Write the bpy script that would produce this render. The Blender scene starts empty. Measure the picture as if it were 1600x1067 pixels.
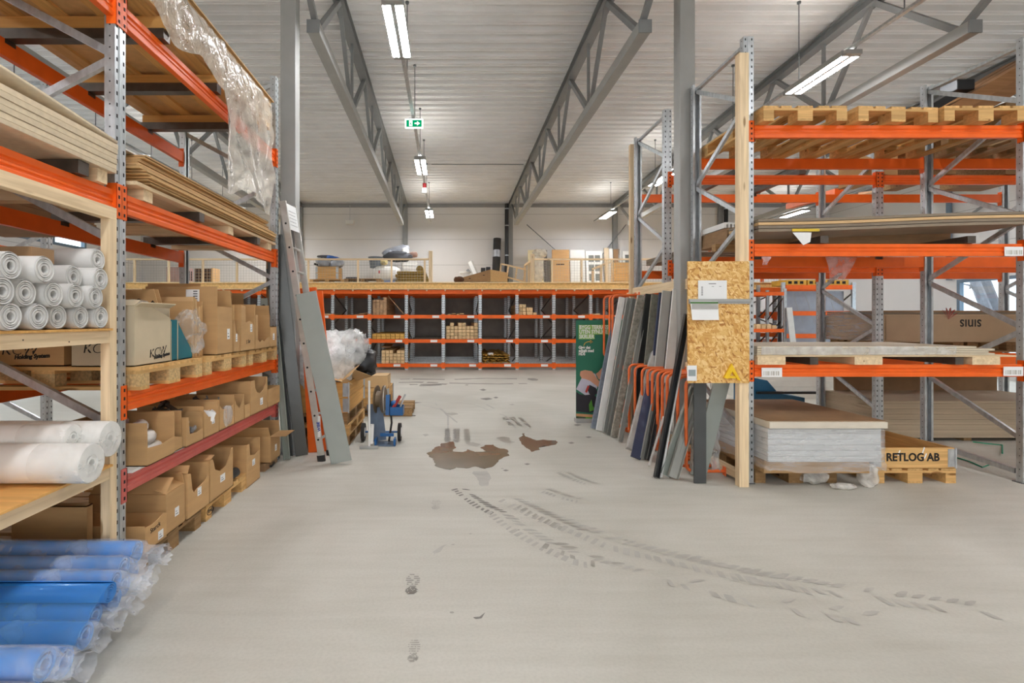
import bpy, math, random
from mathutils import Vector, Matrix, noise
SC = bpy.context.scene
C = SC.collection
RND = random.Random(11)
PI = math.pi
def rad(a): return a * PI / 180.0
CAM_H = 1.6
def P(px, py, Y):
    """point of the place that stands Y metres ahead, from measured picture coordinates"""
    return Vector(((px - 700) * Y / 800.0, Y, CAM_H - (py - 500) * Y / 800.0))
def F(px, py):
    Y = 800 * CAM_H / (py - 500.0)
    return Vector(((px - 700) * Y / 800.0, Y, 0.0))

# ------------------------------------------------------------------ mesh builder
class MB:
    def __init__(s):
        s.v = []; s.f = []; s.mi = []; s.m = 0
    def add(s, verts, faces, M=None):
        b = len(s.v)
        for p in verts:
            p = Vector(p)
            s.v.append(M @ p if M else p)
        for f in faces:
            s.f.append([b + i for i in f]); s.mi.append(s.m)
        return s
    def bx(s, x0, x1, y0, y1, z0, z1, M=None):
        v = [(x0,y0,z0),(x1,y0,z0),(x1,y1,z0),(x0,y1,z0),(x0,y0,z1),(x1,y0,z1),(x1,y1,z1),(x0,y1,z1)]
        return s.add(v, [(0,3,2,1),(4,5,6,7),(0,1,5,4),(1,2,6,5),(2,3,7,6),(3,0,4,7)], M)
    def box(s, c, d, M=None):
        return s.bx(c[0]-d[0]/2, c[0]+d[0]/2, c[1]-d[1]/2, c[1]+d[1]/2, c[2]-d[2]/2, c[2]+d[2]/2, M)
    def bar(s, p0, p1, w, h, up=(0,0,1)):
        """box bar from p0 to p1, w across, h along up"""
        p0 = Vector(p0); p1 = Vector(p1); d = p1 - p0; L = d.length
        if L < 1e-6: return s
        y = d / L; u = Vector(up)
        x = y.cross(u)
        if x.length < 1e-4: x = y.cross(Vector((1,0,0)))
        x.normalize(); z = x.cross(y)
        M = Matrix(((x.x,y.x,z.x,p0.x),(x.y,y.y,z.y,p0.y),(x.z,y.z,z.z,p0.z),(0,0,0,1)))
        return s.bx(-w/2, w/2, 0, L, -h/2, h/2, M)
    def cyl(s, p0, p1, r, n=14, r2=None, cap=True):
        p0 = Vector(p0); p1 = Vector(p1); r2 = r if r2 is None else r2
        d = (p1 - p0).normalized()
        a = d.orthogonal().normalized(); b = d.cross(a)
        v = []
        for p, rr in ((p0, r), (p1, r2)):
            for i in range(n):
                t = 2*PI*i/n
                v.append(p + a*math.cos(t)*rr + b*math.sin(t)*rr)
        f = [(i, (i+1) % n, n + (i+1) % n, n + i) for i in range(n)]
        if cap: f += [tuple(range(n))[::-1], tuple(range(n, 2*n))]
        return s.add(v, f)
    def lathe(s, p0, axis, prof, n=20):
        """prof: (distance along axis, radius)"""
        p0 = Vector(p0); d = Vector(axis).normalized()
        a = d.orthogonal().normalized(); b = d.cross(a)
        v = []; f = []
        for t, r in prof:
            for i in range(n):
                an = 2*PI*i/n
                v.append(p0 + d*t + (a*math.cos(an) + b*math.sin(an))*max(r, 1e-4))
        for k in range(len(prof)-1):
            for i in range(n):
                j = (i+1) % n
                f.append((k*n+i, k*n+j, (k+1)*n+j, (k+1)*n+i))
        return s.add(v, f)
    def tube(s, pts, r, n=8, closed=False, cap=True):
        pts = [Vector(p) for p in pts]; m = len(pts); v = []; f = []
        prev = None
        for i, p in enumerate(pts):
            if closed: d = pts[(i+1) % m] - pts[i-1]
            else: d = pts[min(i+1, m-1)] - pts[max(i-1, 0)]
            d.normalize()
            if prev is None: a = d.orthogonal().normalized()
            else:
                a = prev - d*prev.dot(d)
                a = a.normalized() if a.length > 1e-5 else d.orthogonal().normalized()
            prev = a; b = d.cross(a)
            rr = r[i] if isinstance(r, (list, tuple)) else r
            for k in range(n):
                t = 2*PI*k/n
                v.append(p + (a*math.cos(t) + b*math.sin(t))*rr)
        for i in range(m if closed else m-1):
            i2 = (i+1) % m
            for k in range(n):
                k2 = (k+1) % n
                f.append((i*n+k, i*n+k2, i2*n+k2, i2*n+k))
        if cap and not closed: f += [tuple(range(n))[::-1], tuple(range((m-1)*n, m*n))]
        return s.add(v, f)
    def prism(s, poly, a, b, M=None):
        """poly (x,y) extruded from z=a to z=b; M maps to place"""
        n = len(poly)
        v = [(x,y,a) for x,y in poly] + [(x,y,b) for x,y in poly]
        f = [tuple(range(n))[::-1], tuple(range(n, 2*n))] + [(i,(i+1)%n,n+(i+1)%n,n+i) for i in range(n)]
        return s.add(v, f, M)
    def grid(s, fn, nu, nv, close_u=False):
        """surface fn(u,v) u,v in 0..1"""
        v = []; f = []
        for i in range(nu+1):
            for j in range(nv+1): v.append(fn(i/nu, j/nv))
        w = nv+1
        for i in range(nu):
            for j in range(nv): f.append((i*w+j, (i+1)*w+j, (i+1)*w+j+1, i*w+j+1))
        return s.add(v, f)
    def blob(s, c, size, n=18, m=12, pw=1.0, amp=0.0, fr=2.0, seed=0.0, flat=None, M=None, ridge=False):
        """superellipsoid with wrinkles; flat = lowest z relative to centre"""
        c = Vector(c); v = []; f = []
        def sp(x): return math.copysign(abs(x)**pw, x)
        for i in range(m+1):
            ph = -PI/2 + PI*i/m
            for j in range(n):
                th = 2*PI*j/n
                p = Vector((sp(math.cos(ph))*sp(math.cos(th)), sp(math.cos(ph))*sp(math.sin(th)), sp(math.sin(ph))))
                q = Vector((p.x*size[0]/2, p.y*size[1]/2, p.z*size[2]/2))
                if amp:
                    w = noise.noise(q*fr + Vector((seed, seed*1.7, -seed)))
                    w2 = noise.noise(q*fr*2.7 + Vector((seed, 3.1, -seed)))
                    if ridge: w = 0.6 - 2*abs(w)
                    q = q * (1 + amp*w + amp*.5*w2)
                if flat is not None and q.z < flat: q.z = flat
                if M: q = M @ q
                v.append(c + q)
        for i in range(m):
            for j in range(n):
                j2 = (j+1) % n
                f.append((i*n+j, i*n+j2, (i+1)*n+j2, (i+1)*n+j))
        return s.add(v, f)
    def build(s, name, mats, parent=None, label=None, cat=None, group=None, kind=None, local=False,
              smooth=False, angle=35, bevel=0, weld=False, solid=0):
        me = bpy.data.meshes.new(name)
        vs = s.v
        loc = Vector((0,0,0))
        if not local:
            if parent is not None:
                Mi = root_of(parent).matrix_basis.inverted()
                vs = [Mi @ p for p in vs]
            else:
                lo = Vector([min(p[i] for p in vs) for i in range(3)]); hi = Vector([max(p[i] for p in vs) for i in range(3)])
                loc = Vector(((lo.x+hi.x)/2, (lo.y+hi.y)/2, lo.z))
                vs = [p - loc for p in vs]
        me.from_pydata([tuple(p) for p in vs], [], s.f)
        if not isinstance(mats, (list, tuple)): mats = [mats]
        for m in mats: me.materials.append(m)
        if len(mats) > 1: me.polygons.foreach_set('material_index', s.mi)
        if smooth:
            me.polygons.foreach_set('use_smooth', [True]*len(me.polygons))
            if angle < 180: me.set_sharp_from_angle(angle=rad(angle))
        me.update()
        o = bpy.data.objects.new(name, me); C.objects.link(o)
        if parent is not None: o.parent = parent
        o.location = loc
        if bevel:
            b = o.modifiers.new('Bevel', 'BEVEL'); b.width = bevel; b.segments = 2; b.limit_method = 'ANGLE'; b.angle_limit = rad(40)
        if solid:
            b = o.modifiers.new('Solid', 'SOLIDIFY'); b.thickness = solid; b.offset = 0
        tag(o, label, cat, group, kind)
        return o

def root_of(o):
    while o.parent is not None: o = o.parent
    return o
def tag(o, label=None, cat=None, group=None, kind=None):
    if label: o['label'] = label
    if cat: o['category'] = cat
    if group: o['group'] = group
    if kind: o['kind'] = kind
    return o
def thing(name, label, cat, loc=(0,0,0), rz=0.0, group=None, rot=None):
    o = bpy.data.objects.new(name, None); C.objects.link(o)
    o.empty_display_size = .1
    o.location = loc; o.rotation_euler = rot if rot else (0,0,rz)
    return tag(o, label, cat, group)
def dup(root, loc, rz=0.0, label=None, group=None, rot=None):
    def cp(o, parent):
        c = o.copy(); C.objects.link(c)
        if parent is not None: c.parent = parent
        for ch in o.children: cp(ch, c)
        return c
    r = cp(root, None)
    r.location = loc; r.rotation_euler = rot if rot else (0,0,rz)
    if label: r['label'] = label
    if group: r['group'] = group
    return r
def M_at(loc, rz=0.0, rx=0.0, ry=0.0):
    return Matrix.Translation(Vector(loc)) @ Matrix.Rotation(rz,4,'Z') @ Matrix.Rotation(ry,4,'Y') @ Matrix.Rotation(rx,4,'X')

# ------------------------------------------------------------------ materials
def lin(c):
    out = []
    for x in c:
        x = x/255.0
        out.append(x/12.92 if x <= .04045 else ((x+.055)/1.055)**2.4)
    return (*out, 1.0)
_mats = {}
def nt(name):
    m = bpy.data.materials.new(name); m.use_nodes = True
    n = m.node_tree.nodes; n.clear()
    out = n.new('ShaderNodeOutputMaterial')
    return m, n, m.node_tree.links, out
def mat(name, col, rough=.6, metal=0.0, amt=.12, scale=6.0, stretch=(1,1,1), rnd=.08, bump=0.0, bscale=40.0, spec=.5, col2=None, detail=4.0, coat=0.0):
    """plain surface with noise-driven tone variation and a small tone difference between objects"""
    if name in _mats: return _mats[name]
    m, n, L, out = nt(name)
    b = n.new('ShaderNodeBsdfPrincipled'); L.new(b.outputs[0], out.inputs[0])
    b.inputs['Roughness'].default_value = rough; b.inputs['Metallic'].default_value = metal
    b.inputs['Specular IOR Level'].default_value = spec
    if coat: b.inputs['Coat Weight'].default_value = coat
    tc = n.new('ShaderNodeTexCoord'); mp = n.new('ShaderNodeMapping'); mp.inputs['Scale'].default_value = stretch
    L.new(tc.outputs['Object'], mp.inputs[0])
    nz = n.new('ShaderNodeTexNoise'); nz.inputs['Scale'].default_value = scale; nz.inputs['Detail'].default_value = detail
    L.new(mp.outputs[0], nz.inputs['Vector'])
    oi = n.new('ShaderNodeObjectInfo')
    add = n.new('ShaderNodeVectorMath'); add.operation = 'MULTIPLY_ADD'
    comb = n.new('ShaderNodeCombineXYZ'); L.new(oi.outputs['Random'], comb.inputs[0]); L.new(oi.outputs['Random'], comb.inputs[2])
    L.new(comb.outputs[0], add.inputs[0]); add.inputs[1].default_value = (17, 5, 31); L.new(mp.outputs[0], add.inputs[2])
    L.new(add.outputs[0], nz.inputs['Vector'])
    rp = n.new('ShaderNodeValToRGB'); L.new(nz.outputs['Fac'], rp.inputs[0])
    c = lin(col)
    rp.color_ramp.elements[0].position = .3; rp.color_ramp.elements[1].position = .7
    if col2 is None:
        rp.color_ramp.elements[0].color = (*[x*(1-amt) for x in c[:3]], 1)
        rp.color_ramp.elements[1].color = (*[min(1, x*(1+amt)) for x in c[:3]], 1)
    else:
        rp.color_ramp.elements[0].color = lin(col2); rp.color_ramp.elements[1].color = c
    last = rp.outputs[0]
    if rnd:
        hs = n.new('ShaderNodeHueSaturation'); mr = n.new('ShaderNodeMapRange')
        mr.inputs[3].default_value = 1-rnd; mr.inputs[4].default_value = 1+rnd
        L.new(oi.outputs['Random'], mr.inputs[0]); L.new(mr.outputs[0], hs.inputs['Value']); L.new(last, hs.inputs['Color']); last = hs.outputs[0]
    L.new(last, b.inputs['Base Color'])
    if bump:
        bn = n.new('ShaderNodeTexNoise'); bn.inputs['Scale'].default_value = bscale; L.new(mp.outputs[0], bn.inputs['Vector'])
        bp = n.new('ShaderNodeBump'); bp.inputs['Strength'].default_value = bump; bp.inputs['Distance'].default_value = .01
        L.new(bn.outputs['Fac'], bp.inputs['Height']); L.new(bp.outputs[0], b.inputs['Normal'])
    _mats[name] = m
    return m
def wood(name, col, axis='x', amt=.16, rnd=.12, rough=.65, knots=True):
    """planed or sawn wood: grain stretched along one local axis, a few knots"""
    key = name + axis
    if key in _mats: return _mats[key]
    m, n, L, out = nt(key)
    b = n.new('ShaderNodeBsdfPrincipled'); L.new(b.outputs[0], out.inputs[0]); b.inputs['Roughness'].default_value = rough
    b.inputs['Specular IOR Level'].default_value = .3
    tc = n.new('ShaderNodeTexCoord'); mp = n.new('ShaderNodeMapping')
    st = {'x': (1.2,22,22), 'y': (22,1.2,22), 'z': (22,22,1.2)}[axis]; mp.inputs['Scale'].default_value = st
    oi = n.new('ShaderNodeObjectInfo'); comb = n.new('ShaderNodeCombineXYZ')
    for i in range(3): L.new(oi.outputs['Random'], comb.inputs[i])
    ad = n.new('ShaderNodeVectorMath'); ad.operation = 'MULTIPLY_ADD'; ad.inputs[1].default_value = (9, 13, 7)
    L.new(comb.outputs[0], ad.inputs[0]); L.new(tc.outputs['Object'], ad.inputs[2]); L.new(ad.outputs[0], mp.inputs[0])
    nz = n.new('ShaderNodeTexNoise'); nz.inputs['Scale'].default_value = 1.6; nz.inputs['Detail'].default_value = 5; nz.inputs['Distortion'].default_value = .6
    L.new(mp.outputs[0], nz.inputs['Vector'])
    rp = n.new('ShaderNodeValToRGB'); c = lin(col)
    rp.color_ramp.elements[0].position = .32; rp.color_ramp.elements[1].position = .68
    rp.color_ramp.elements[0].color = (c[0]*(1-amt), c[1]*(1-amt*1.25), c[2]*(1-amt*1.6), 1)
    rp.color_ramp.elements[1].color = (min(1,c[0]*(1+amt*.6)), min(1,c[1]*(1+amt*.6)), min(1,c[2]*(1+amt*.6)), 1)
    L.new(nz.outputs['Fac'], rp.inputs[0]); last = rp.outputs[0]
    if knots:
        vo = n.new('ShaderNodeTexVoronoi'); mp2 = n.new('ShaderNodeMapping')
        mp2.inputs['Scale'].default_value = {'x': (2.2,9,9), 'y': (9,2.2,9), 'z': (9,9,2.2)}[axis]
        L.new(ad.outputs[0], mp2.inputs[0]); L.new(mp2.outputs[0], vo.inputs['Vector']); vo.inputs['Scale'].default_value = 1.0
        r2 = n.new('ShaderNodeValToRGB'); r2.color_ramp.elements[0].position = .07; r2.color_ramp.elements[1].position = .14
        r2.color_ramp.elements[0].color = (.45,.36,.28,1); r2.color_ramp.elements[1].color = (1,1,1,1)
        L.new(vo.outputs['Distance'], r2.inputs[0])
        mx = n.new('ShaderNodeMixRGB'); mx.blend_type = 'MULTIPLY'; mx.inputs[0].default_value = 1
        L.new(last, mx.inputs[1]); L.new(r2.outputs[0], mx.inputs[2]); last = mx.outputs[0]
    hs = n.new('ShaderNodeHueSaturation'); mr = n.new('ShaderNodeMapRange'); mr.inputs[3].default_value = 1-rnd; mr.inputs[4].default_value = 1+rnd
    L.new(oi.outputs['Random'], mr.inputs[0]); L.new(mr.outputs[0], hs.inputs['Value']); L.new(last, hs.inputs['Color'])
    L.new(hs.outputs[0], b.inputs['Base Color'])
    _mats[key] = m
    return m
def film(name, col=(235,235,232), alpha=.5, scale=7.0, contrast=.35, rough=.18, stretch=(1,1,1)):
    """thin plastic film: partly clear, partly milky where it creases"""
    if name in _mats: return _mats[name]
    m, n, L, out = nt(name)
    tr = n.new('ShaderNodeBsdfTransparent'); b = n.new('ShaderNodeBsdfPrincipled')
    b.inputs['Base Color'].default_value = lin(col); b.inputs['Roughness'].default_value = rough
    b.inputs['Specular IOR Level'].default_value = .8
    tc = n.new('ShaderNodeTexCoord'); nz = n.new('ShaderNodeTexNoise'); nz.inputs['Scale'].default_value = scale; nz.inputs['Detail'].default_value = 5
    nz.inputs['Distortion'].default_value = .4
    mp = n.new('ShaderNodeMapping'); mp.inputs['Scale'].default_value = stretch; L.new(tc.outputs['Object'], mp.inputs[0]); L.new(mp.outputs[0], nz.inputs['Vector'])
    mr = n.new('ShaderNodeMapRange'); mr.inputs[1].default_value = .3; mr.inputs[2].default_value = .7
    mr.inputs[3].default_value = max(0, alpha-contrast); mr.inputs[4].default_value = min(1, alpha+contrast)
    L.new(nz.outputs['Fac'], mr.inputs[0])
    mx = n.new('ShaderNodeMixShader'); L.new(mr.outputs[0], mx.inputs[0]); L.new(tr.outputs[0], mx.inputs[1]); L.new(b.outputs[0], mx.inputs[2])
    bp = n.new('ShaderNodeBump'); bp.inputs['Strength'].default_value = .6; bp.inputs['Distance'].default_value = .02
    n2 = n.new('ShaderNodeTexNoise'); n2.inputs['Scale'].default_value = scale*3; n2.inputs['Distortion'].default_value = 1; L.new(mp.outputs[0], n2.inputs['Vector'])
    L.new(n2.outputs['Fac'], bp.inputs['Height']); L.new(bp.outputs[0], b.inputs['Normal'])
    L.new(mx.outputs[0], out.inputs[0])
    _mats[name] = m
    return m
def emit(name, col, strength):
    if name in _mats: return _mats[name]
    m, n, L, out = nt(name)
    e = n.new('ShaderNodeEmission'); e.inputs[0].default_value = lin(col); e.inputs[1].default_value = strength
    L.new(e.outputs[0], out.inputs[0]); _mats[name] = m
    return m
def osb_mat():
    """oriented strand board: strands of several tones lying in random directions"""
    if 'osb' in _mats: return _mats['osb']
    m, n, L, out = nt('osb')
    b = n.new('ShaderNodeBsdfPrincipled'); b.inputs['Roughness'].default_value = .6; L.new(b.outputs[0], out.inputs[0])
    tc = n.new('ShaderNodeTexCoord')
    cols = []
    for k, (ry, sc) in enumerate(((.6,(66,30,14)),(-.7,(70,30,13)),(1.5,(60,30,15)),(-.1,(74,30,13)))):
        m0 = n.new('ShaderNodeMapping'); m0.inputs['Rotation'].default_value = (.3*k, ry, .25*k); mp = n.new('ShaderNodeMapping'); mp.inputs['Scale'].default_value = sc; mp.inputs['Location'].default_value = (3.1*k, 1.7*k, 5.3*k); L.new(m0.outputs[0], mp.inputs[0])
        wn = n.new('ShaderNodeTexNoise'); wn.inputs['Scale'].default_value = 9; L.new(tc.outputs['Object'], wn.inputs['Vector'])
        vm = n.new('ShaderNodeVectorMath'); vm.operation = 'MULTIPLY_ADD'; vm.inputs[1].default_value = (.05,.05,.05); L.new(wn.outputs['Color'], vm.inputs[0]); L.new(tc.outputs['Object'], vm.inputs[2])
        L.new(vm.outputs[0], m0.inputs[0])
        vo = n.new('ShaderNodeTexVoronoi'); vo.inputs['Scale'].default_value = 1; L.new(mp.outputs[0], vo.inputs['Vector'])
        cols.append(vo.outputs['Color'])
    # each strand layer lies over the one below wherever its own random value is high
    last = cols[0]
    for k in range(1, 4):
        sp = n.new('ShaderNodeSeparateColor'); L.new(cols[k], sp.inputs[0])
        gt = n.new('ShaderNodeMath'); gt.operation = 'GREATER_THAN'; gt.inputs[1].default_value = .6; L.new(sp.outputs[1], gt.inputs[0])
        mx = n.new('ShaderNodeMixRGB'); L.new(gt.outputs[0], mx.inputs[0]); L.new(last, mx.inputs[1]); L.new(cols[k], mx.inputs[2]); last = mx.outputs[0]
    sp = n.new('ShaderNodeSeparateColor'); L.new(last, sp.inputs[0])
    rp = n.new('ShaderNodeValToRGB'); L.new(sp.outputs[0], rp.inputs[0])
    els = rp.color_ramp.elements
    els[0].position = 0; els[0].color = lin((168,108,46)); els[1].position = 1; els[1].color = lin((242,208,144))
    k = els.new(.12); k.color = lin((204,146,70)); k = els.new(.6); k.color = lin((226,180,104))
    L.new(rp.outputs[0], b.inputs['Base Color'])
    _mats['osb'] = m
    return m

galv = mat('galvanised', (194,198,200), .38, .7, .16, 30, (1,1,.4), rnd=.05)
galv_dark = mat('galvanised_dull', (120,124,126), .45, .7, .2, 25, rnd=.05)
hole_m = mat('slot_dark', (28,30,32), .8, rnd=0, amt=.05)
orange = mat('orange_paint', (240,104,28), .45, 0, .06, 8, rnd=.03, spec=.35)
redpink = mat('faded_red_paint', (212,106,96), .4, 0, .08, 8, rnd=.03)
steel_grey = mat('grey_steel_paint', (138,140,140), .5, .1, .06, 5, rnd=.02)
steel_light = mat('light_steel_paint', (168,168,164), .5, .1, .05, 5, rnd=.02)
tube_dark = mat('dark_tube_steel', (92,84,76), .4, .6, .2, 12)
black_plastic = mat('black_plastic', (28,28,30), .4, amt=.1)
black_rubber = mat('black_rubber', (40,38,36), .7)
white_m = mat('white_surface', (236,235,230), .6, amt=.03, rnd=.02)
paper = mat('white_paper', (240,240,238), .8, amt=.02, rnd=.02)
ink = mat('black_ink', (30,26,24), .8, amt=.05, rnd=0)
grey_ink = mat('grey_ink', (120,120,120), .8, amt=.05, rnd=0)
cardb = mat('cardboard', (196,156,106), .8, amt=.07, scale=3, stretch=(1,1,6), rnd=.1, bump=.05, bscale=60)
cardb_light = mat('cardboard_light', (208,172,124), .8, amt=.06, scale=3, rnd=.08)
cardb_edge = mat('cardboard_cut_edge', (222,192,150), .9, amt=.06, rnd=.05)
kraft = mat('beige_sack_card', (206,190,160), .85, amt=.07, scale=4, rnd=.06)
mdf = mat('raw_board', (216,198,168), .75, amt=.07, scale=30, rnd=.1)
hdf = mat('thin_brown_board', (202,164,112), .7, amt=.08, scale=20, rnd=.14)
blue_m = mat('blue_sheet', (42,128,205), .35, amt=.12, scale=4, stretch=(.4,4,4), rnd=.08, coat=.3)
roll_w = mat('grey_white_foam', (214,212,208), .8, amt=.05, scale=10, rnd=.06)
roll_gap = mat('foam_gap', (165,162,158), .9, amt=.05, rnd=.03)
film_m = film('clear_film', alpha=.42, contrast=.22)
film_milky = film('milky_film', (222,214,200), alpha=.6, contrast=.25)
film_clear = film('very_clear_film', alpha=.22, contrast=.2)
chip = mat('pressed_chip_block', (205,172,120), .9, amt=.3, scale=55, rnd=.08)
OSB = osb_mat()
def pine(a): return wood('pine_pale', (236,212,174), a)
def pallet_w(a): return wood('pallet_wood', (214,172,112), a, amt=.2, rnd=.16)
def pallet_d(a): return wood('pallet_wood_weathered', (160,128,88), a, amt=.25, rnd=.2)
def plywood(a): return wood('plywood_amber', (224,172,100), a, amt=.14, rnd=.08, knots=False)

# ------------------------------------------------------------------ lettering
def text_part(s, size, M, material, parent, name='lettering', extrude=.0006, bold=0.0, align='CENTER', shear=0, sx=1.0, label=None, spacing=1.0):
    cu = bpy.data.curves.new(name, 'FONT'); cu.body = s; cu.size = size; cu.extrude = extrude; cu.align_x = align; cu.align_y = 'CENTER'
    cu.offset = bold; cu.shear = shear; cu.resolution_u = 3; cu.space_character = spacing
    t = bpy.data.objects.new(name, cu); C.objects.link(t)
    dg = bpy.context.evaluated_depsgraph_get(); dg.update()
    me = bpy.data.meshes.new_from_object(t.evaluated_get(dg))
    C.objects.unlink(t); bpy.data.objects.remove(t)
    Mi = root_of(parent).matrix_basis.inverted() if parent else Matrix()
    me.transform(Mi @ M @ Matrix.Diagonal((sx,1,1,1)))
    me.materials.clear(); me.materials.append(material)
    o = bpy.data.objects.new(name, me); C.objects.link(o)
    if parent: o.parent = parent
    if label: o['label'] = label
    return o
def face_M(loc, facing='-y', roll=0.0):
    """placement for lettering that is read from the given side"""
    B = {'-y': Matrix(((1,0,0),(0,0,-1),(0,1,0))), '+x': Matrix(((0,0,1),(1,0,0),(0,1,0))), '-x': Matrix(((0,0,-1),(-1,0,0),(0,1,0)))}[facing]
    return Matrix.Translation(Vector(loc)) @ B.to_4x4() @ Matrix.Rotation(roll, 4, 'Z')
EXPOSURE = 0.15
SKY = 3.0
LAMP_E = 110.0
FILL_SHARE = .25
# ================================================================== camera, sky, render look
cam = bpy.data.cameras.new('camera'); cam_o = bpy.data.objects.new('camera', cam); C.objects.link(cam_o)
cam.lens = 18.0; cam.sensor_width = 36.0; cam.sensor_fit = 'HORIZONTAL'
cam.shift_x = 100/1600.0; cam.shift_y = -33.5/1600.0
cam.clip_start = .05; cam.clip_end = 300
cam_o.location = (0, 0, CAM_H); cam_o.rotation_euler = (PI/2, 0, 0)
SC.camera = cam_o
SC.view_settings.view_transform = 'Standard'; SC.view_settings.look = 'None'; SC.view_settings.gamma = 1.0
SC.view_settings.use_curve_mapping = False
SC.view_settings.exposure = EXPOSURE
SC.cycles.use_denoising = True
SC.cycles.max_bounces = 10; SC.cycles.diffuse_bounces = 6; SC.cycles.glossy_bounces = 3; SC.cycles.transmission_bounces = 4; SC.cycles.transparent_max_bounces = 16
SC.cycles.caustics_reflective = False; SC.cycles.caustics_refractive = False
SC.cycles.sample_clamp_indirect = 6.0
w = bpy.data.worlds.new('overcast_sky'); SC.world = w; w.use_nodes = True
bg = w.node_tree.nodes['Background']; bg.inputs[0].default_value = (.90, .95, 1.0, 1); bg.inputs[1].default_value = SKY

# ================================================================== room shell
XL, XR, YN, YF, ZC = -12.0, 14.9, -6.0, 20.0, 7.3
def roof(y): return 6.2 + .036*(YF - y)      # the roof falls gently toward the far wall
def concrete():
    m, n, L, out = nt('concrete_floor')
    b = n.new('ShaderNodeBsdfPrincipled'); L.new(b.outputs[0], out.inputs[0]); b.inputs['Specular IOR Level'].default_value = .35
    tc = n.new('ShaderNodeTexCoord')
    n1 = n.new('ShaderNodeTexNoise'); n1.inputs['Scale'].default_value = .55; n1.inputs['Detail'].default_value = 6; n1.inputs['Distortion'].default_value = .8
    L.new(tc.outputs['Object'], n1.inputs['Vector'])
    r1 = n.new('ShaderNodeValToRGB'); L.new(n1.outputs['Fac'], r1.inputs[0])
    r1.color_ramp.elements[0].position = .32; r1.color_ramp.elements[0].color = lin((188,185,174))
    r1.color_ramp.elements[1].position = .68; r1.color_ramp.elements[1].color = lin((210,207,197))
    mp = n.new('ShaderNodeMapping'); mp.inputs['Scale'].default_value = (.6, 5, 1); mp.inputs['Rotation'].default_value = (0,0,-.45); L.new(tc.outputs['Object'], mp.inputs[0])
    n2 = n.new('ShaderNodeTexNoise'); n2.inputs['Scale'].default_value = 2.2; n2.inputs['Detail'].default_value = 8; L.new(mp.outputs[0], n2.inputs['Vector'])
    r2 = n.new('ShaderNodeValToRGB'); L.new(n2.outputs['Fac'], r2.inputs[0])
    r2.color_ramp.elements[0].position = .25; r2.color_ramp.elements[0].color = (.92,.915,.90,1); r2.color_ramp.elements[1].position = .6; r2.color_ramp.elements[1].color = (1,1,1,1)
    n3 = n.new('ShaderNodeTexNoise'); n3.inputs['Scale'].default_value = 60; n3.inputs['Detail'].default_value = 3; L.new(tc.outputs['Object'], n3.inputs['Vector'])
    r3 = n.new('ShaderNodeValToRGB'); L.new(n3.outputs['Fac'], r3.inputs[0]); r3.color_ramp.elements[0].color = (.93,.93,.93,1); r3.color_ramp.elements[0].position = .3; r3.color_ramp.elements[1].position = .6
    a = n.new('ShaderNodeMixRGB'); a.blend_type = 'MULTIPLY'; a.inputs[0].default_value = 1; L.new(r1.outputs[0], a.inputs[1]); L.new(r2.outputs[0], a.inputs[2])
    a2 = n.new('ShaderNodeMixRGB'); a2.blend_type = 'MULTIPLY'; a2.inputs[0].default_value = 1; L.new(a.outputs[0], a2.inputs[1]); L.new(r3.outputs[0], a2.inputs[2])
    L.new(a2.outputs[0], b.inputs['Base Color'])
    mr = n.new('ShaderNodeMapRange'); mr.inputs[3].default_value = .45; mr.inputs[4].default_value = .7; L.new(n1.outputs['Fac'], mr.inputs[0]); L.new(mr.outputs[0], b.inputs['Roughness'])
    return m
floor_m = concrete()
floor = MB().bx(XL, XR, YN, YF, -.2, 0).build('floor', floor_m, kind='structure', local=True)

wall_m = mat('wall_panel', (222,220,218), .55, amt=.03, scale=.6, rnd=.015)
seam_m = mat('wall_panel_seam', (165,163,160), .7, amt=.03, rnd=0)
trim_m = mat('wall_trim_grey', (140,141,142), .5, amt=.05, rnd=0)
def wall(name, boxes, seams):
    o = MB()
    for b in boxes: o.bx(*b)
    r = o.build(name, wall_m, kind='structure', local=True)
    s = MB()
    for b in seams: s.bx(*b)
    s.build('panel_seams', seam_m, r)
    return r
wall('wall_far', [(XL, XR, YF, YF+.2, 0, ZC+.2)], [(XL, XR, YF-.004, YF+.01, z-.006, z+.006) for z in (2.75,3.75,4.75,5.73)])
# right wall with a long window, left wall with a ribbon window and a glazed gate
W1 = (8.6, 15.0, .25, 2.78)
wall('wall_right', [(XR, XR+.2, YN, W1[0], 0, ZC+.2), (XR, XR+.2, W1[1], YF+.2, 0, ZC+.2), (XR, XR+.2, W1[0], W1[1], 0, W1[2]), (XR, XR+.2, W1[0], W1[1], W1[3], ZC+.2)],
     [(XR-.004, XR+.01, YN, YF, z-.006, z+.006) for z in (3.75,4.75,5.73)])
R1 = (6.0, 17.0, 3.9, 4.95); G1 = (9.0, 14.4, 0.0, 2.35)
wall('wall_left', [(XL-.2, XL, YN, R1[0], 0, ZC+.2), (XL-.2, XL, R1[1], YF+.2, 0, ZC+.2), (XL-.2, XL, R1[0], R1[1], R1[3], ZC+.2), (XL-.2, XL, R1[0], R1[1], G1[3], R1[2]),
     (XL-.2, XL, R1[0], G1[0], 0, G1[3]), (XL-.2, XL, G1[1], R1[1], 0, G1[3])],
     [(XL-.01, XL+.004, YN, YF, z-.006, z+.006) for z in (2.75,3.75,5.73)])
GX = (-3.0, 4.0, 4.6)   # unseen opening behind the viewer, added to let in frontal sky fill
wall('wall_near', [(XL-.2, GX[0], YN-.2, YN, 0, ZC+.2), (GX[1], XR+.2, YN-.2, YN, 0, ZC+.2), (GX[0], GX[1], YN-.2, YN, GX[2], ZC+.2)], [(XL, XR, YN-.01, YN+.004, 5.72, 5.74)])
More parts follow.
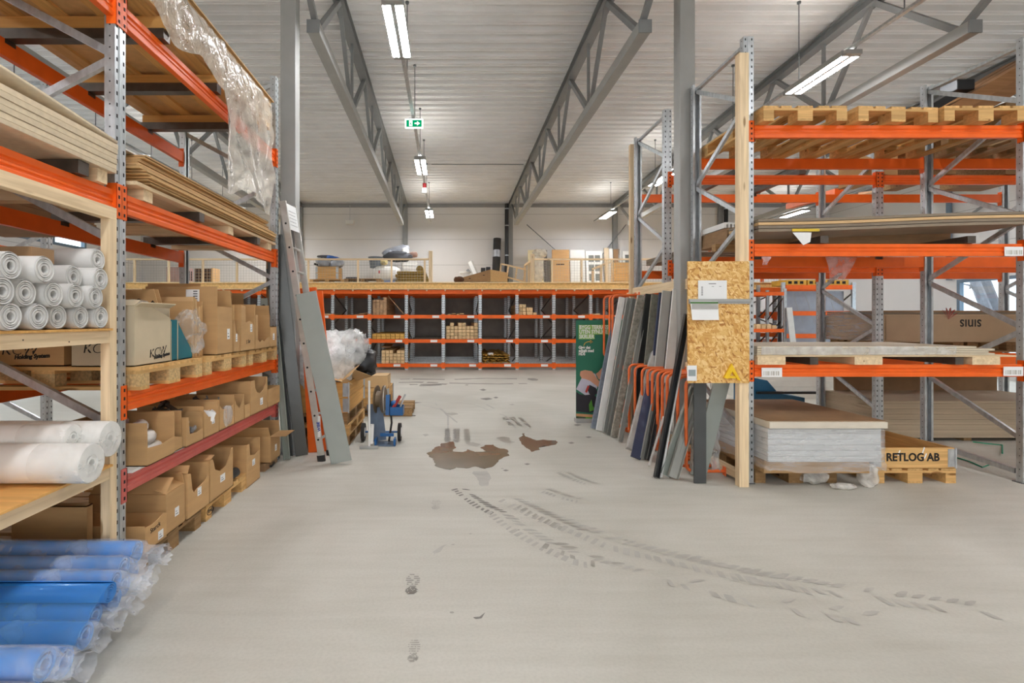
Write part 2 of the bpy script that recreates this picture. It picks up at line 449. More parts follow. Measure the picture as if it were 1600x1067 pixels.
MB().bx(XL, XR, YF-.06, YF, 6.0, 6.14).build('trim_1', trim_m, kind='structure', local=True)
MB().bar((XR-.03, YN, roof(YN)-.13), (XR-.03, YF, roof(YF)-.13), .06, .14).build('trim_2', trim_m, kind='structure', local=True)
MB().bar((XL+.03, YN, roof(YN)-.13), (XL+.03, YF, roof(YF)-.13), .06, .14).build('trim_3', trim_m, kind='structure', local=True)

def glass_mat():
    m, n, L, out = nt('window_glass')
    tr = n.new('ShaderNodeBsdfTransparent'); tr.inputs[0].default_value = (.9,.96,.98,1); g = n.new('ShaderNodeBsdfGlossy'); g.inputs['Roughness'].default_value = .02
    mx = n.new('ShaderNodeMixShader'); mx.inputs[0].default_value = .07; L.new(tr.outputs[0], mx.inputs[1]); L.new(g.outputs[0], mx.inputs[2]); L.new(mx.outputs[0], out.inputs[0])
    return m
glass = glass_mat()
frame_m = mat('window_frame_grey', (108,126,142), .45, amt=.04, rnd=0)
def window(name, x, y0, y1, z0, z1, n, into):
    fr = MB(); t = .09; xa, xb = (x, x+into) if into > 0 else (x+into, x)
    fr.bx(xa, xb, y0, y1, z0, z0+t).bx(xa, xb, y0, y1, z1-t, z1)
    for i in range(n+1):
        y = y0 + (y1-y0-t)*i/n
        fr.bx(xa, xb, y, y+t, z0+t, z1-t)
    o = fr.build(name, frame_m, kind='structure', local=True)
    xm = (xa+xb)/2
    for i in range(n):
        ya = y0 + (y1-y0-t)*i/n + t; yb = y0 + (y1-y0-t)*(i+1)/n
        MB().bx(xm-.006, xm+.006, ya, yb, z0+t, z1-t).build('pane', glass, o)
    return o
window('window_1', XR, W1[0], W1[1], W1[2], W1[3], 4, .12)
window('window_2', XL, R1[0], R1[1], R1[2], R1[3], 8, -.12)
window('door_1', XL, G1[0], G1[1], G1[2], G1[3], 4, -.12)

# roof deck: trapezoidal sheet running across the hall
deck_m = mat('roof_deck_white', (234,233,231), .5, 0, .04, 2, rnd=0)
dk = MB(); pitch = .265; y = YN; prof = []
while y < YF + .1:
    prof += [(y, 6.2), (y+.045, 6.2), (y+.05, 6.216), (y+.066, 6.216), (y+.071, 6.2), (y+.116, 6.2), (y+.136, 6.285), (y+.245, 6.285)]
    y += pitch
v = []; f = []
for (yy, zz) in prof:
    zz += .036*(YF-yy)
    v += [(XL-.2, yy, zz), (XR+.2, yy, zz)]
for i in range(len(prof)-1): f.append((2*i, 2*i+1, 2*i+3, 2*i+2))
dk.add(v, f)
ceiling = dk.build('ceiling', deck_m, kind='structure', local=True)

# outside: snow-covered ground, a bank with bare trees beyond the window
snow_m = mat('snow', (240,243,248), .9, amt=.06, scale=1.5, rnd=0)
bark_m = mat('bare_bark', (120,118,122), .9, amt=.2, rnd=.1)
def hill(u, v):
    x = -60 + 140*u; yy = -50 + 110*v
    inside = max(0, max(XL-1-x, x-XR-1, YN-3-yy, yy-YF-1))
    h = .8*max(0, x-XR-2.5) if x > XR+2.5 else 0
    h = min(h, 14) + .25*noise.noise(Vector((x*.35, yy*.35, 0)))*min(1, inside*.5)
    return Vector((x, yy, -.22 + (h if inside > 0 else 0)))
MB().grid(hill, 90, 70).build('snowy_ground', snow_m, kind='structure', smooth=True, local=True)
def bare_tree(x, y, z, h, lean, seed):
    r = random.Random(seed); t = MB()
    top = Vector((x+lean, y+r.uniform(-.4,.4), z+h))
    base = Vector((x, y, z-.3)); mid = (base+top)/2 + Vector((r.uniform(-.2,.2), r.uniform(-.2,.2), 0))
    t.tube([base, mid, top], [.17,.12,.05], 8)
    for k in range(9):
        a = r.uniform(.25,.95); p = base.lerp(top, a)
        q = p + Vector((r.uniform(-1,1), r.uniform(-1.6,1.6), r.uniform(.4,1.4)))*(1.2-a*.5)
        t.tube([p, (p+q)/2+Vector((0,0,.12)), q], [.05,.035,.012], 5)
        t.tube([(p+q)/2, (p+q)/2+Vector((r.uniform(-.5,.5), r.uniform(-.8,.8), .6))], [.025,.008], 4)
    return t
for i, (x, y, hh, ln, lb) in enumerate([(18.7,17.2,6.5,-2.6,'bare leaning tree trunk on the snow seen through window'), (19.5,17.9,7,-2.8,'bare tree on the snowy bank standing behind the leaning trunk'), (19.6,17.0,6,.5,'bare thin tree on the snowy bank by the window edge')]):
    tag(bare_tree(x, y, .8*(x-XR-2.5)-.3, hh, ln, 5+i).build('bare_tree', bark_m), lb, 'tree')

# ================================================================== steel frame of the hall
def column(x, y, label, w=.16):
    t = thing('steel_post', label, 'column', (x, y, 0))
    MB().bx(x-w/2, x+w/2, y-w/2, y+w/2, .02, roof(y)-.05).build('shaft', steel_light, t, bevel=.008)
    MB().bx(x-.15, x+.15, y-.15, y+.15, 0, .02).build('base_plate', steel_grey, t)
    bl = MB()
    for sx in (-1,1):
        for sy in (-1,1): bl.cyl((x+sx*.12, y+sy*.12, .02), (x+sx*.12, y+sy*.12, .05), .014, 8)
    bl.build('anchor_bolts', galv, t)
    return t
TX = [(-1.66,'above the ladder side of the aisle'), (2.43,'above the chipboard notice panel side of the aisle'), (6.5,'above the racks stacked with empty pallets'), (-5.75,'behind the rack of cardboard boxes'), (10.6,'above the far racks by the snowy window'), (-9.85,'farthest out, past the rack of boxes')]
for (cx, cl) in ((-1.91,'square grey steel column rising behind the aluminium ladder'),(2.86,'square grey steel column rising behind the chipboard notice panel'),(7.6,'square grey steel column standing between the back to back pallet racks'),(-6.7,'square grey steel column far behind the rack of boxes')):
    column(cx, 6.2, cl, .18)
tag(MB().bx(XL, XR, 6.08, 6.32, 6.12, 6.14).bx(XL, XR, 6.193, 6.207, 6.14, 6.36).bx(XL, XR, 6.08, 6.32, 6.36, 6.38).build('roof_girder', steel_grey), 'grey steel girder crossing the hall on top of the columns', 'girder')
def truss(x, lab):
    t = thing('roof_truss', 'grey steel roof truss ' + lab, 'truss', (x, 5.27, 5.2))
    zb = lambda y: 5.22 - .013*(y - 6.4)
    zt = lambda y: roof(y) - .14
    MB().bar((x, 6.32, zb(6.32)), (x, 18.3, zb(18.3)), .15, .15).build('bottom_chord', steel_light, t, bevel=.01)
    MB().bx(x-.08, x+.08, 6.3, 6.32, zb(6.3)-.08, zb(6.3)+.08).build('end_plate', steel_grey, t)
    u = MB(); y0, y1 = 3.4, YF-.06
    for dz, ww, hh in ((.08, .16, .016), (0, .012, .14), (-.08, .16, .016)):
        u.bar((x, y0, zt(y0)+dz), (x, y1, zt(y1)+dz), ww, hh)
    u.build('top_chord', steel_grey, t)
    nodes = [6.45 + 2.36*k for k in range(6)]
    def web(ya, top_a, yb, top_b, w):
        za = zt(ya)-.08 if top_a else zb(ya)+.07; z2 = zt(yb)-.08 if top_b else zb(yb)+.07
        MB().bar((x, ya, za), (x, yb, z2), w, w).build('web_bar', steel_grey, t)
    web(6.45, 0, 4.5, 1, .07)
    for k, yn in enumerate(nodes):
        if k > 0: web(yn+.05, 0, yn+.05, 1, .045)
        if k < 5:
            web(yn+.08, 0, yn+1.33, 1, .075)
            web(yn+1.42, 1, yn+2.27, 0, .06)
    web(18.2, 0, 19.5, 1, .07)
    return t
for x, lab in TX: truss(x, lab)
# columns let into the far wall, with tie rods and the black downpipe
wc_lab = ['grey wall post behind the heap of bags on the mezzanine', 'grey wall post beside the black downpipe', 'grey wall post behind the stored glazed doors', 'grey wall post beyond the left rack bracing on far wall', 'grey wall post at the far corner beside the tie rods']
for (x, lab) in zip((-1.66, 2.43, 6.5, -5.75, 10.6), wc_lab):
    tag(MB().bx(x-.09, x+.09, YF-.12, YF, 0, 6.05).build('wall_post', steel_grey), lab, 'post')
tag(MB().cyl((3.05, YF-.16, 5.3), (5.2, YF-.16, 3.4), .018, 8).build('tie_rod', galv_dark), 'slanting steel tie rod on far wall near the stored doors', 'rod')
tag(MB().cyl((6.9, YF-.16, 5.3), (5.4, YF-.16, 3.4), .018, 8).build('tie_rod', galv_dark), 'slanting steel tie rod on far wall leaning toward the lamp', 'rod')
def downpipe(x, y, lab):
    t = thing('downpipe', lab, 'pipe', (x, y, 0))
    MB().cyl((x, y, 2.85), (x, y, 6.1), .075, 16).build('pipe', black_plastic, t, smooth=True)
    for z in (5.9, 5.25, 4.1):
        MB().cyl((x, y, z-.02), (x, y, z+.02), .083, 16).build('clamp', galv, t, smooth=True)
    return t
downpipe(2.27, YF-.2, 'black plastic downpipe on far wall beside the standing black roll')
downpipe(10.75, YF-.2, 'black plastic downpipe on far wall seen over the brown board stack')

# ================================================================== lighting: suspended cable trays with twin luminaires
LAMP = emit('lamp_tube', (250,251,255), LAMP_E)
CEIL_FILL = emit('added_ceiling_fill', (255,252,246), LAMP_E*FILL_SHARE)  # added fill glow for the roof deck, not one of the lamp tubes
ROWS = [(-.64, 'over the aisle'), (5.55, 'over the pallet racks'), (11.9, 'over the far racks'), (-6.85, 'behind the rack of boxes')]
LY = [-4.6, .6, 6.5, 12.2, 17.6]
names_y = ['farthest back behind the viewer', 'just behind the first rack bay', 'nearest in view', 'second along the tray', 'last one by the far wall']
def tray(x, lab):
    t = thing('cable_tray', 'perforated steel cable tray hung from the roof ' + lab, 'cable tray', (x, 0, 5.3))
    m = MB().bx(x-.03, x+.03, YN+.5, YF-.6, 5.33, 5.335).bx(x-.03, x-.026, YN+.5, YF-.6, 5.335, 5.365).bx(x+.026, x+.03, YN+.5, YF-.6, 5.335, 5.365)
    m.build('tray', galv, t)
    y = -5.0
    while y < 19.2:
        MB().cyl((x-.005, y, 5.34), (x-.005, y, roof(y)+.01), .008, 6).cyl((x-.005, y, roof(y)-.03), (x-.005, y, roof(y)), .03, 8).build('hanger_rod', galv_dark, t)
        y += 1.87
    return t
def luminaire(x, y, lab):
    t = thing('ceiling_luminaire', lab, 'lamp', (x, y, 5.2))
    MB().bx(x-.13, x+.13, y-.6, y+.6, 5.235, 5.31).bx(x-.11, x+.11, y-.66, y-.6, 5.24, 5.3).bx(x-.11, x+.11, y+.6, y+.66, 5.24, 5.3).build('housing', steel_light, t)
    for s in (-1, 1):
        MB().bx(x+s*.074-.046, x+s*.074+.046, y-.58, y+.58, 5.2335, 5.2346).build('light_tube', LAMP, t)
    MB().bx(x-.1, x+.1, y-.55, y+.55, 5.31, 5.314).build('added_fill_strip', CEIL_FILL, t)  # added glowing strip on the housing, only there to brighten the ceiling
    for s in (-1, 1): MB().cyl((x, y+s*.57, 5.31), (x, y+s*.57, 5.335), .01, 6).build('bracket', galv, t)
    return t
for x, lab in ROWS:
    tray(x, lab)
    for y, ny in zip([-4.0, 1.9, 7.65, 13.3, 17.8] if x == 5.55 else LY, names_y):
        luminaire(x, y, 'lit white twin-tube lamp hanging ' + lab + ', ' + ny)

# exit sign hanging under the aisle tray
ex = thing('exit_sign', 'small green emergency exit sign with running figure and arrow below tray', 'sign', (-.64, 9.35, 5.0))
green_e = emit('exit_green', (0,150,96), 1.1); white_e = emit('exit_white', (245,255,250), 1.6)
ex_x, ex_y, ex_z = -.62, 9.35, 5.19
MB().bx(ex_x-.165, ex_x+.165, ex_y, ex_y+.03, ex_z-.085, ex_z+.085).build('panel', white_e, ex)
MB().bx(ex_x-.14, ex_x+.14, ex_y-.004, ex_y, ex_z-.062, ex_z+.062).build('green_face', green_e, ex)
MB().bx(ex_x-.09, ex_x-.03, ex_y-.006, ex_y-.004, ex_z-.05, ex_z+.05).build('door_pictogram', white_e, ex)
MB().prism([(.01,-.012),(.055,-.012),(.055,-.04),(.11,0),(.055,.04),(.055,.012),(.01,.012)], .004, .006, face_M((ex_x, ex_y, ex_z))).build('arrow', white_e, ex)
rm = MB(); q = face_M((ex_x-.06, ex_y, ex_z))
rm.prism([(-.012,.01),(.008,.012),(.012,-.012),(-.006,-.014)], .006, .008, q).prism([(.004,.03),(.016,.03),(.016,.018),(.004,.018)], .006, .008, q)
rm.prism([(-.006,-.014),(.006,-.012),(.02,-.04),(.012,-.044)], .006, .008, q).prism([(-.012,-.01),(-.004,-.012),(-.02,-.034),(-.026,-.03)], .006, .008, q)
rm.build('running_figure', green_e, ex)
MB().cyl((ex_x-.12, ex_y+.015, ex_z+.085), (ex_x-.02, ex_y+.015, 5.33), .005, 6).cyl((ex_x+.12, ex_y+.015, ex_z+.085), (ex_x-.02, ex_y+.015, 5.33), .005, 6).build('hanger', galv, ex)
al = thing('fire_alarm_sounder', 'small red and white sounder hanging below tray past the second lamp', 'alarm', (-.62, 13.5, 4.9))
MB().cyl((-.62, 13.5, 5.08), (-.62, 13.5, 5.2), .05, 12).build('red_dome', mat('red_plastic', (200,40,40), .4), al, smooth=True)
MB().bx(-.68, -.56, 13.45, 13.55, 4.94, 5.08).build('white_base', white_m, al)
MB().cyl((-.62, 13.5, 5.2), (-.62, 13.5, 5.33), .008, 6).build('stem', galv, al)
sp = thing('wall_spotlight', 'small white sensor hanging from wall trim left of the lamp row', 'sensor', (-4.0, 19.8, 5.2))
MB().cyl((-3.8, 19.85, 5.45), (-3.8, 19.85, 6.05), .01, 6).build('stem', galv, sp)
MB().bx(-3.95, -3.65, 19.75, 19.93, 5.3, 5.45).build('housing', white_m, sp)

cc = MB().tube([(-.5,15.6,roof(15.6)-.012),(.4,15.6,roof(15.6)-.018),(1.3,15.6,roof(15.6)-.012),(2.3,15.6,roof(15.6)-.018)], .012, 6)
tag(cc.build('ceiling_cable', steel_grey), 'thin grey cable run across the roof deck between tray and truss', 'cable')
cd = thing('wall_conduit', 'dark vertical conduit with bracket on the side wall over the window', 'pipe', (XR-.08, 15.15, 2.7))
MB().cyl((XR-.08,15.15,2.78),(XR-.08,15.15,6.1),.07,10).build('conduit', frame_m, cd, smooth=True)
MB().bar((XR-.08,15.0,4.35),(XR-.08,14.2,4.75),.05,.05).build('bracket_arm', steel_grey, cd)
# ================================================================== pallet racks
# local frame of a rack: x along the beams, y into the rack, front face at y = 0
def upright_mesh(H, depth_side=1):
    """open C-section post with two rows of slots in the face and small round holes in the flanks"""
    m = MB(); w, d, t = .1, .062, .006
    m.bx(-w/2, w/2, 0, t, 0, H)                                    # slotted face
    m.bx(-w/2, -w/2+t, t, d, 0, H).bx(w/2-t, w/2, t, d, 0, H)      # flanks
    m.bx(-w/2+t, -w/2+.024, d-t, d, 0, H).bx(w/2-.024, w/2-t, d-t, d, 0, H)
    m.bx(-.012, .012, -.004, 0, 0, H)                              # raised rib between the slots
    m.m = 1
    z = .06
    while z < H-.03:
        for sx in (-1, 1):
            m.bx(sx*.031-.0055, sx*.031+.0055, -.0012, 0, z, z+.022)
        for sx in (-1, 1):
            x = sx*(w/2+.0006)
            for yy in (.03,):
                m.bx(min(x, sx*w/2), max(x, sx*w/2), yy-.004, yy+.004, z+.003, z+.012)
        z += .0667
    return m
_up_cache = {}
def rack(name, label, loc, rz, xs, bays, H=4.37, D=1.09, group=None, flip=False, ztop=None, colors=None, cross=None, bracing=True):
    """xs: post positions along x; bays: one list of beam top heights per bay; cross: per bay {level: [positions]} of support tubes"""
    root = thing(name, label, 'pallet rack', loc, rz, group)
    def inst(base, nm, M, parent=None, material=None):
        o = base.copy(); o.data = base.data; C.objects.link(o); o.parent = parent or root
        o.matrix_local = M
        return o
    key = round(H, 2)
    first = True; base_up = None
    for x in xs:
        for back in (0, 1):
            M = Matrix.Translation((x, D if back else 0, 0)) @ (Matrix.Rotation(PI, 4, 'Z') if back else Matrix())
            if key not in _up_cache:
                o = upright_mesh(H).build('upright', [galv, hole_m], root, local=True)
                _up_cache[key] = o
            else:
                o = _up_cache[key].copy(); C.objects.link(o); o.parent = root
            o.matrix_local = M
        for back in (0, 1):
            MB().bx(x-.06, x+.06, (D-.09 if back else -.01), (D+.01 if back else .09), 0, .008).build('foot_plate', galv_dark, root, local=True)
        if bracing:
            ya, yb = .035, D-.035
            zs = [H-.05, H-.62, H-1.19, H-1.75, H-2.3, H-2.85, H-3.4, H-3.95]
            MB().bar((x, ya, H-.06), (x, yb, H-.06), .04, .03).build('frame_brace', galv, root, local=True)
            at_front = flip
            for i in range(len(zs)-1):
                y0, y1 = (ya, yb) if at_front else (yb, ya)
                MB().bar((x, y0, zs[i]-.02), (x, y1, zs[i+1]), .03, .045).build('frame_brace', galv, root, local=True)
                at_front = not at_front
    bm_cache = {}; cn_cache = {}
    for bi, levels in enumerate(bays):
        x0, x1 = xs[bi]+.05, xs[bi+1]-.05
        for li, zt in enumerate(levels):
            for back in (0, 1):
                key2 = (round(x1-x0, 3), back, colors.get(li) if colors else None)
                mt = (colors or {}).get(li, orange)
                key2 = (round(x1-x0, 3), mt.name)
                if key2 not in bm_cache:
                    L = x1-x0; h = .12
                    prof = [(.008,0),(.05,0),(.05,h),(.008,h),(.008,h*.72),(.018,h*.66),(.018,h*.56),(.008,h*.5),(.008,h*.42),(.014,h*.38),(.014,h*.3),(.008,h*.25)]
                    # prism along x: profile in (y,z)
                    MM = Matrix(((0,0,1,0),(1,0,0,0),(0,1,0,-h),(0,0,0,1)))
                    b = MB().prism(prof, 0, L, MM)
                    o = b.build('beam', mt, root, local=True, bevel=.002)
                    bm_cache[key2] = o
                    c = MB()
                    c.bx(-.052, .002, -.009, -.003, -.165, .04)
                    c.bx(-.004, .002, -.009, .05, -.165, .04)
                    c.m = 1
                    for k in range(4): c.bx(-.032, -.018, -.0105, -.009, -.148+k*.05, -.128+k*.05)
                    cn = c.build('beam_connector', [mt, hole_m], o, local=True); cn_cache[key2] = cn
                    cn2 = cn.copy(); C.objects.link(cn2); cn2.parent = o
                    cn2.matrix_local = Matrix.Translation((L, 0, 0)) @ Matrix.Diagonal((-1,1,1,1))
                else:
                    o = bm_cache[key2].copy(); C.objects.link(o); o.parent = root
                    for ch in bm_cache[key2].children:
                        c2 = ch.copy(); C.objects.link(c2); c2.parent = o
                if back: o.matrix_local = Matrix.Translation((x1, D, zt)) @ Matrix.Rotation(PI, 4, 'Z')
                else: o.matrix_local = Matrix.Translation((x0, 0, zt))
            for xx in ((cross or {}).get((bi, li), [])):
                c = MB().bx(xx-.04, xx+.04, -.03, D+.03, zt+.002, zt+.072)
                c.build('support_tube', tube_dark, root, local=True)
                MB().bx(xx-.045, xx+.045, .012, .05, zt-.03, zt+.002).bx(xx-.045, xx+.045, D-.05, D-.012, zt-.03, zt+.002).build('support_tube_hook', tube_dark, root, local=True)
    return root
LV = [.665, 1.165, 2.365, 3.505]
LX = -1.955; LY0 = 3.055
rackL = rack('pallet_rack', 'orange beamed pallet rack of cardboard boxes and boards standing along the aisle', (LX, LY0, 0), PI/2,
    [-2.8, 0, 2.8], [[1.165, 2.365, 3.505], LV], flip=True, colors={}, cross={(0,1): [-.35,-1.2,-2.2], (0,2): [-.5,-1.5,-2.3], (1,2): [.95,2.15], (1,3): [.45,1.25,2.1]})
rackL2 = rack('pallet_rack', 'orange beamed pallet rack standing back to back behind the rack of boxes', (-4.56, LY0, 0), PI/2,
    [-2.8, 0, 2.8], [[1.165, 2.365, 3.505]]*2, cross={(1,1): [.8,1.9]})
RX = 2.935; RP = 2.73
rackR = rack('pallet_rack', 'orange pallet rack with empty pallets on its top level', (RX, 5.0, 0), 0, [0, RP, 2*RP], [[1.165, 2.345, 3.505]]*2,
    cross={(0,0): [.62,2.03], (0,1): [.72,2.15]})
rackR2 = rack('pallet_rack', 'orange pallet rack standing back to back behind the one with empty pallets', (RX-.05, 6.72, 0), 0, [0, 2.78, 5.56], [[1.165, 2.345, 3.505]]*2,
    cross={(0,2): [.9,1.75], (0,1):[.9,1.9]})
rackL.location.z = 0
# the lowest front beam of the box rack is an old, faded red one
for o in rackL.children:
    if o.name.startswith('beam') and abs(o.location.z - .665) < .01:
        o.data = o.data.copy(); o.data.materials[0] = redpink; o['label'] = 'faded pinkish red beam'
        for c in o.children:
            c.data = c.data.copy(); c.data.materials[0] = redpink

# the bay with the roll shelf has no front beam at this height
for o in [c for c in rackL.children if c.name.startswith('beam') and abs(c.location.z-1.165) < .01 and c.location.x < -.1 and abs(c.location.y) < .1]:
    for c in list(o.children): bpy.data.objects.remove(c)
    bpy.data.objects.remove(o)

# ================================================================== pallets
def make_pallet(name, label, loc, rz=0, group=None, W=pallet_w, blocks=None, stamp=False):
    """euro pallet; 1.2 long along local x, .8 along y, origin on the floor at its middle"""
    t = thing(name, label, 'pallet', loc, rz, group)
    wx, wy = W('x'), W('y'); bm = blocks or wy
    for y in (-.3275, 0, .3275):
        wd = .145 if y == 0 else .1
        yy = y if y == 0 else math.copysign(.35, y)
        MB().bx(-.6, .6, yy-wd/2, yy+wd/2, 0, .022).build('bottom_board', wx, t, local=True)
        for x in (-.5275, 0, .5275):
            MB().bx(x-.0725, x+.0725, yy-wd/2, yy+wd/2, .022, .1).build('block', bm, t, local=True)
    for x in (-.5275, 0, .5275): MB().bx(x-.0725, x+.0725, -.4, .4, .1, .122).build('cross_board', wy, t, local=True)
    for y, wd in ((-.3275,.145), (-.18,.1), (0,.145), (.18,.1), (.3275,.145)):
        MB().bx(-.6, .6, y-wd/2, y+wd/2, .122, .144).build('top_board', wx, t, local=True)
    if stamp:
        for (x, yy) in ((-.5275,-.4005),(.5275,-.4005)):
            mm = t.matrix_basis @ face_M((x, yy+.0, .062), '-y')
            o = MB().tube([(x+math.cos(a)*.055, -.4003, .062+math.sin(a)*.03) for a in [2*PI*k/20 for k in range(20)]], .0025, 4, closed=True).build('stamp_ring', ink, t, local=True)
            text_part('EPAL', .032, mm, ink, t, 'stamp_lettering', bold=.001)
    return t
pal = make_pallet('euro_pallet', 'x', (0,0,-50))
pal_chip = make_pallet('euro_pallet', 'x', (0,0,-51), blocks=chip)
pal_dark = make_pallet('euro_pallet', 'x', (0,0,-52), W=pallet_d)
_used = set()
def pallet(kind, loc, rz, label, group=None):
    src = {'a': pal, 'c': pal_chip, 'd': pal_dark}[kind]
    if kind not in _used:
        _used.add(kind); src.location = loc; src.rotation_euler = (0,0,rz); src['label'] = label
        if group: src['group'] = group
        return src
    return dup(src, loc, rz, label, group)
# ================================================================== timber rack along the far wall with a mezzanine deck on top
FY = 16.4
fx = [-1.3325 + 1.181*k for k in range(-8, 11)]
tr = thing('timber_rack', 'long orange beamed timber rack under the chipboard mezzanine along the far wall', 'rack', ((fx[0]+fx[-1])/2, FY, 0))
fl = [2.56, 1.764, .985, .206]
rows_y = [FY, 17.5, 18.6, 19.7]
far_up = MB(); far_up.bx(-.05, .05, 0, .06, 0, 2.575); far_up.m = 1
z = .08
while z < 2.5:
    for sx in (-1, 1): far_up.bx(sx*.028-.01, sx*.028+.01, -.002, 0, z, z+.03)
    z += .075
up0 = None
for ri, yy in enumerate(rows_y):
    if ri == 1: continue
    for x in fx:
        if up0 is None: o = up0 = far_up.build('upright', [galv, hole_m], tr, local=True)
        else: o = up0.copy(); C.objects.link(o); o.parent = tr
        o.location = (x - tr.location.x, yy - FY, 0)
b0 = None; inner0 = None
tagm = None
for i in range(len(fx)-1):
    for li, zt in enumerate(fl):
        if b0 is None:
            L = 1.181-.1
            b0 = o = MB().bx(0, L, 0, .045, -.115, 0).build('beam', orange, tr, local=True)
        else: o = b0.copy(); C.objects.link(o); o.parent = tr
        o.location = (fx[i]+.05 - tr.location.x, -.005, zt)
        if li == 0: continue
        if tagm is None:
            tagm = t2 = MB().bx(.8, 1.02, -.004, -.001, -.095, -.02).build('shelf_tag', paper, tr, local=True)
        else: t2 = tagm.copy(); C.objects.link(t2); t2.parent = tr
        t2.location = (fx[i]+.05 - tr.location.x - (.08 if (i+li) % 3 else .02), -.005, zt)
# shoulder plates over each front post where beams meet, one mesh per post
sh = None
for x in fx:
    for zt in fl:
        if sh is None: o = sh = MB().bx(-.06, .06, -.012, -.003, -.16, .03).build('beam_shoulder', orange, tr, local=True)
        else: o = sh.copy(); C.objects.link(o); o.parent = tr
        o.location = (x - tr.location.x, 0, zt)
for yy in (16.95, 17.5, 18.05, 18.6, 19.15, 19.7):
    MB().bx(fx[0], fx[-1], yy+.06, yy+.11, fl[0]-.115, fl[0]).build('deck_joist', orange, tr)
for yy in (17.5, 18.6, 19.7):
    for zt in fl[1:]:
        MB().bx(fx[0], fx[-1], yy+.062, yy+.1, zt-.1, zt-.02).build('inner_beam', galv if zt < .5 else tube_dark, tr)
for x in fx:
    m = MB(); zz = 2.45; a = 0
    while zz > .4:
        m.bar((x, (FY+.06) if a == 0 else 18.6, zz), (x, 18.6 if a == 0 else (FY+.06), zz-.5), .03, .03)
        zz -= .5; a = 1-a
    m.build('frame_brace', tube_dark, tr)
dark_sheet = mat('dark_back_sheet', (165,158,152), .7, amt=.12, scale=3, rnd=0)
bs = MB().bx(fx[0]-.05, fx[-1]+.05, 19.86, 19.88, 0, 2.55)
for k in range(14): bs.bx(fx[0]-.05, fx[-1]+.05, 19.853, 19.86, .1+k*.175, .112+k*.175)
bs.build('back_sheet', dark_sheet, tr)
DZ = 2.81
md = thing('mezzanine_deck', 'chipboard mezzanine deck laid on top of the timber rack', 'deck', (0, FY, 2.56))
MB().bx(-11.6, 10.9, FY-.08, 19.85, 2.575, 2.6).bx(-11.6, 10.9, FY-.02, 19.85, 2.6, 2.78).build('joist_layer', mat('deck_layer_board',(232,192,124),.7,amt=.16,scale=22), md)
MB().bx(-11.6, 10.9, FY-.1, 19.85, 2.78, DZ).build('floor_board', mat('deck_edge_board',(240,214,166),.7,amt=.12,scale=14), md)
MB().bx(-11.6, 10.9, FY-.11, FY-.08, 2.575, 2.6).build('edge_strip', pine('x'), md)
ck = None
for k in range(38):
    x = -11.3 + k*.59
    if ck is None: ck = o = MB().bx(-.02, .02, 0, .25, -.05, 0).build('joist_clip', pine('y'), md, local=True)
    else: o = ck.copy(); C.objects.link(o); o.parent = md
    o.location = (x, -.085, .014)

# ------------------------------------------------------------------ railings with welded wire infill
wire_m = mat('welded_wire', (170,170,165), .5, .5, rnd=0)
def railing(name, label, x0, x1, y, posts, side=None):
    t = thing(name, label, 'railing', ((x0+x1)/2, y, DZ))
    MB().bx(x0, x1, y-.03, y+.03, 3.53, 3.585).build('top_rail', pine('x'), t)
    for x in posts: MB().bx(x-.028, x+.028, y-.03, y+.03, DZ, 3.53).build('post', pine('z'), t)
    m = MB(); n = int((x1-x0)/.09)
    for i in range(n+1):
        x = x0 + (x1-x0)*i/n; m.bx(x-.0025, x+.0025, y+.031, y+.036, DZ+.02, 3.55)
    for k in range(9): m.bx(x0, x1, y+.036, y+.041, DZ+.04+k*.085, DZ+.045+k*.085)
    if side:
        for i in range(13):
            yy = y + (side-y)*i/12; m.bx(x0-.003, x0+.003, yy-.002, yy+.002, DZ+.02, 3.5)
        MB().bx(x0-.03, x0+.03, y+.03, side, 3.5, 3.56).build('side_rail', pine('y'), t)
        for yy in (y+.7, side): MB().bx(x0-.04, x0+.04, yy-.03, yy+.03, DZ, 3.5).build('post', pine('z'), t)
    m.build('wire_mesh', wire_m, t)
    return t
r1 = railing('wire_railing', 'pale timber railing with wire mesh in front of the bags and insulation', -11.5, -.62, 16.5, [-11.4,-10.1,-9.0,-7.9,-6.8,-5.6,-4.5,-2.9,-1.82,-.75])
MB().bx(-.62, -.5, 16.44, 16.56, DZ, 3.82).build('end_post', pine('z'), r1)
r2 = railing('wire_railing', 'pale timber railing with wire mesh in front of the stored doors', 2.72, 10.8, 16.5, [3.35,4.3,5.1,6.0,7.2,8.4,9.6,10.7], side=18.1)
MB().bx(2.66, 2.78, 16.44, 16.56, DZ, 3.72).build('end_post', pine('z'), r2)

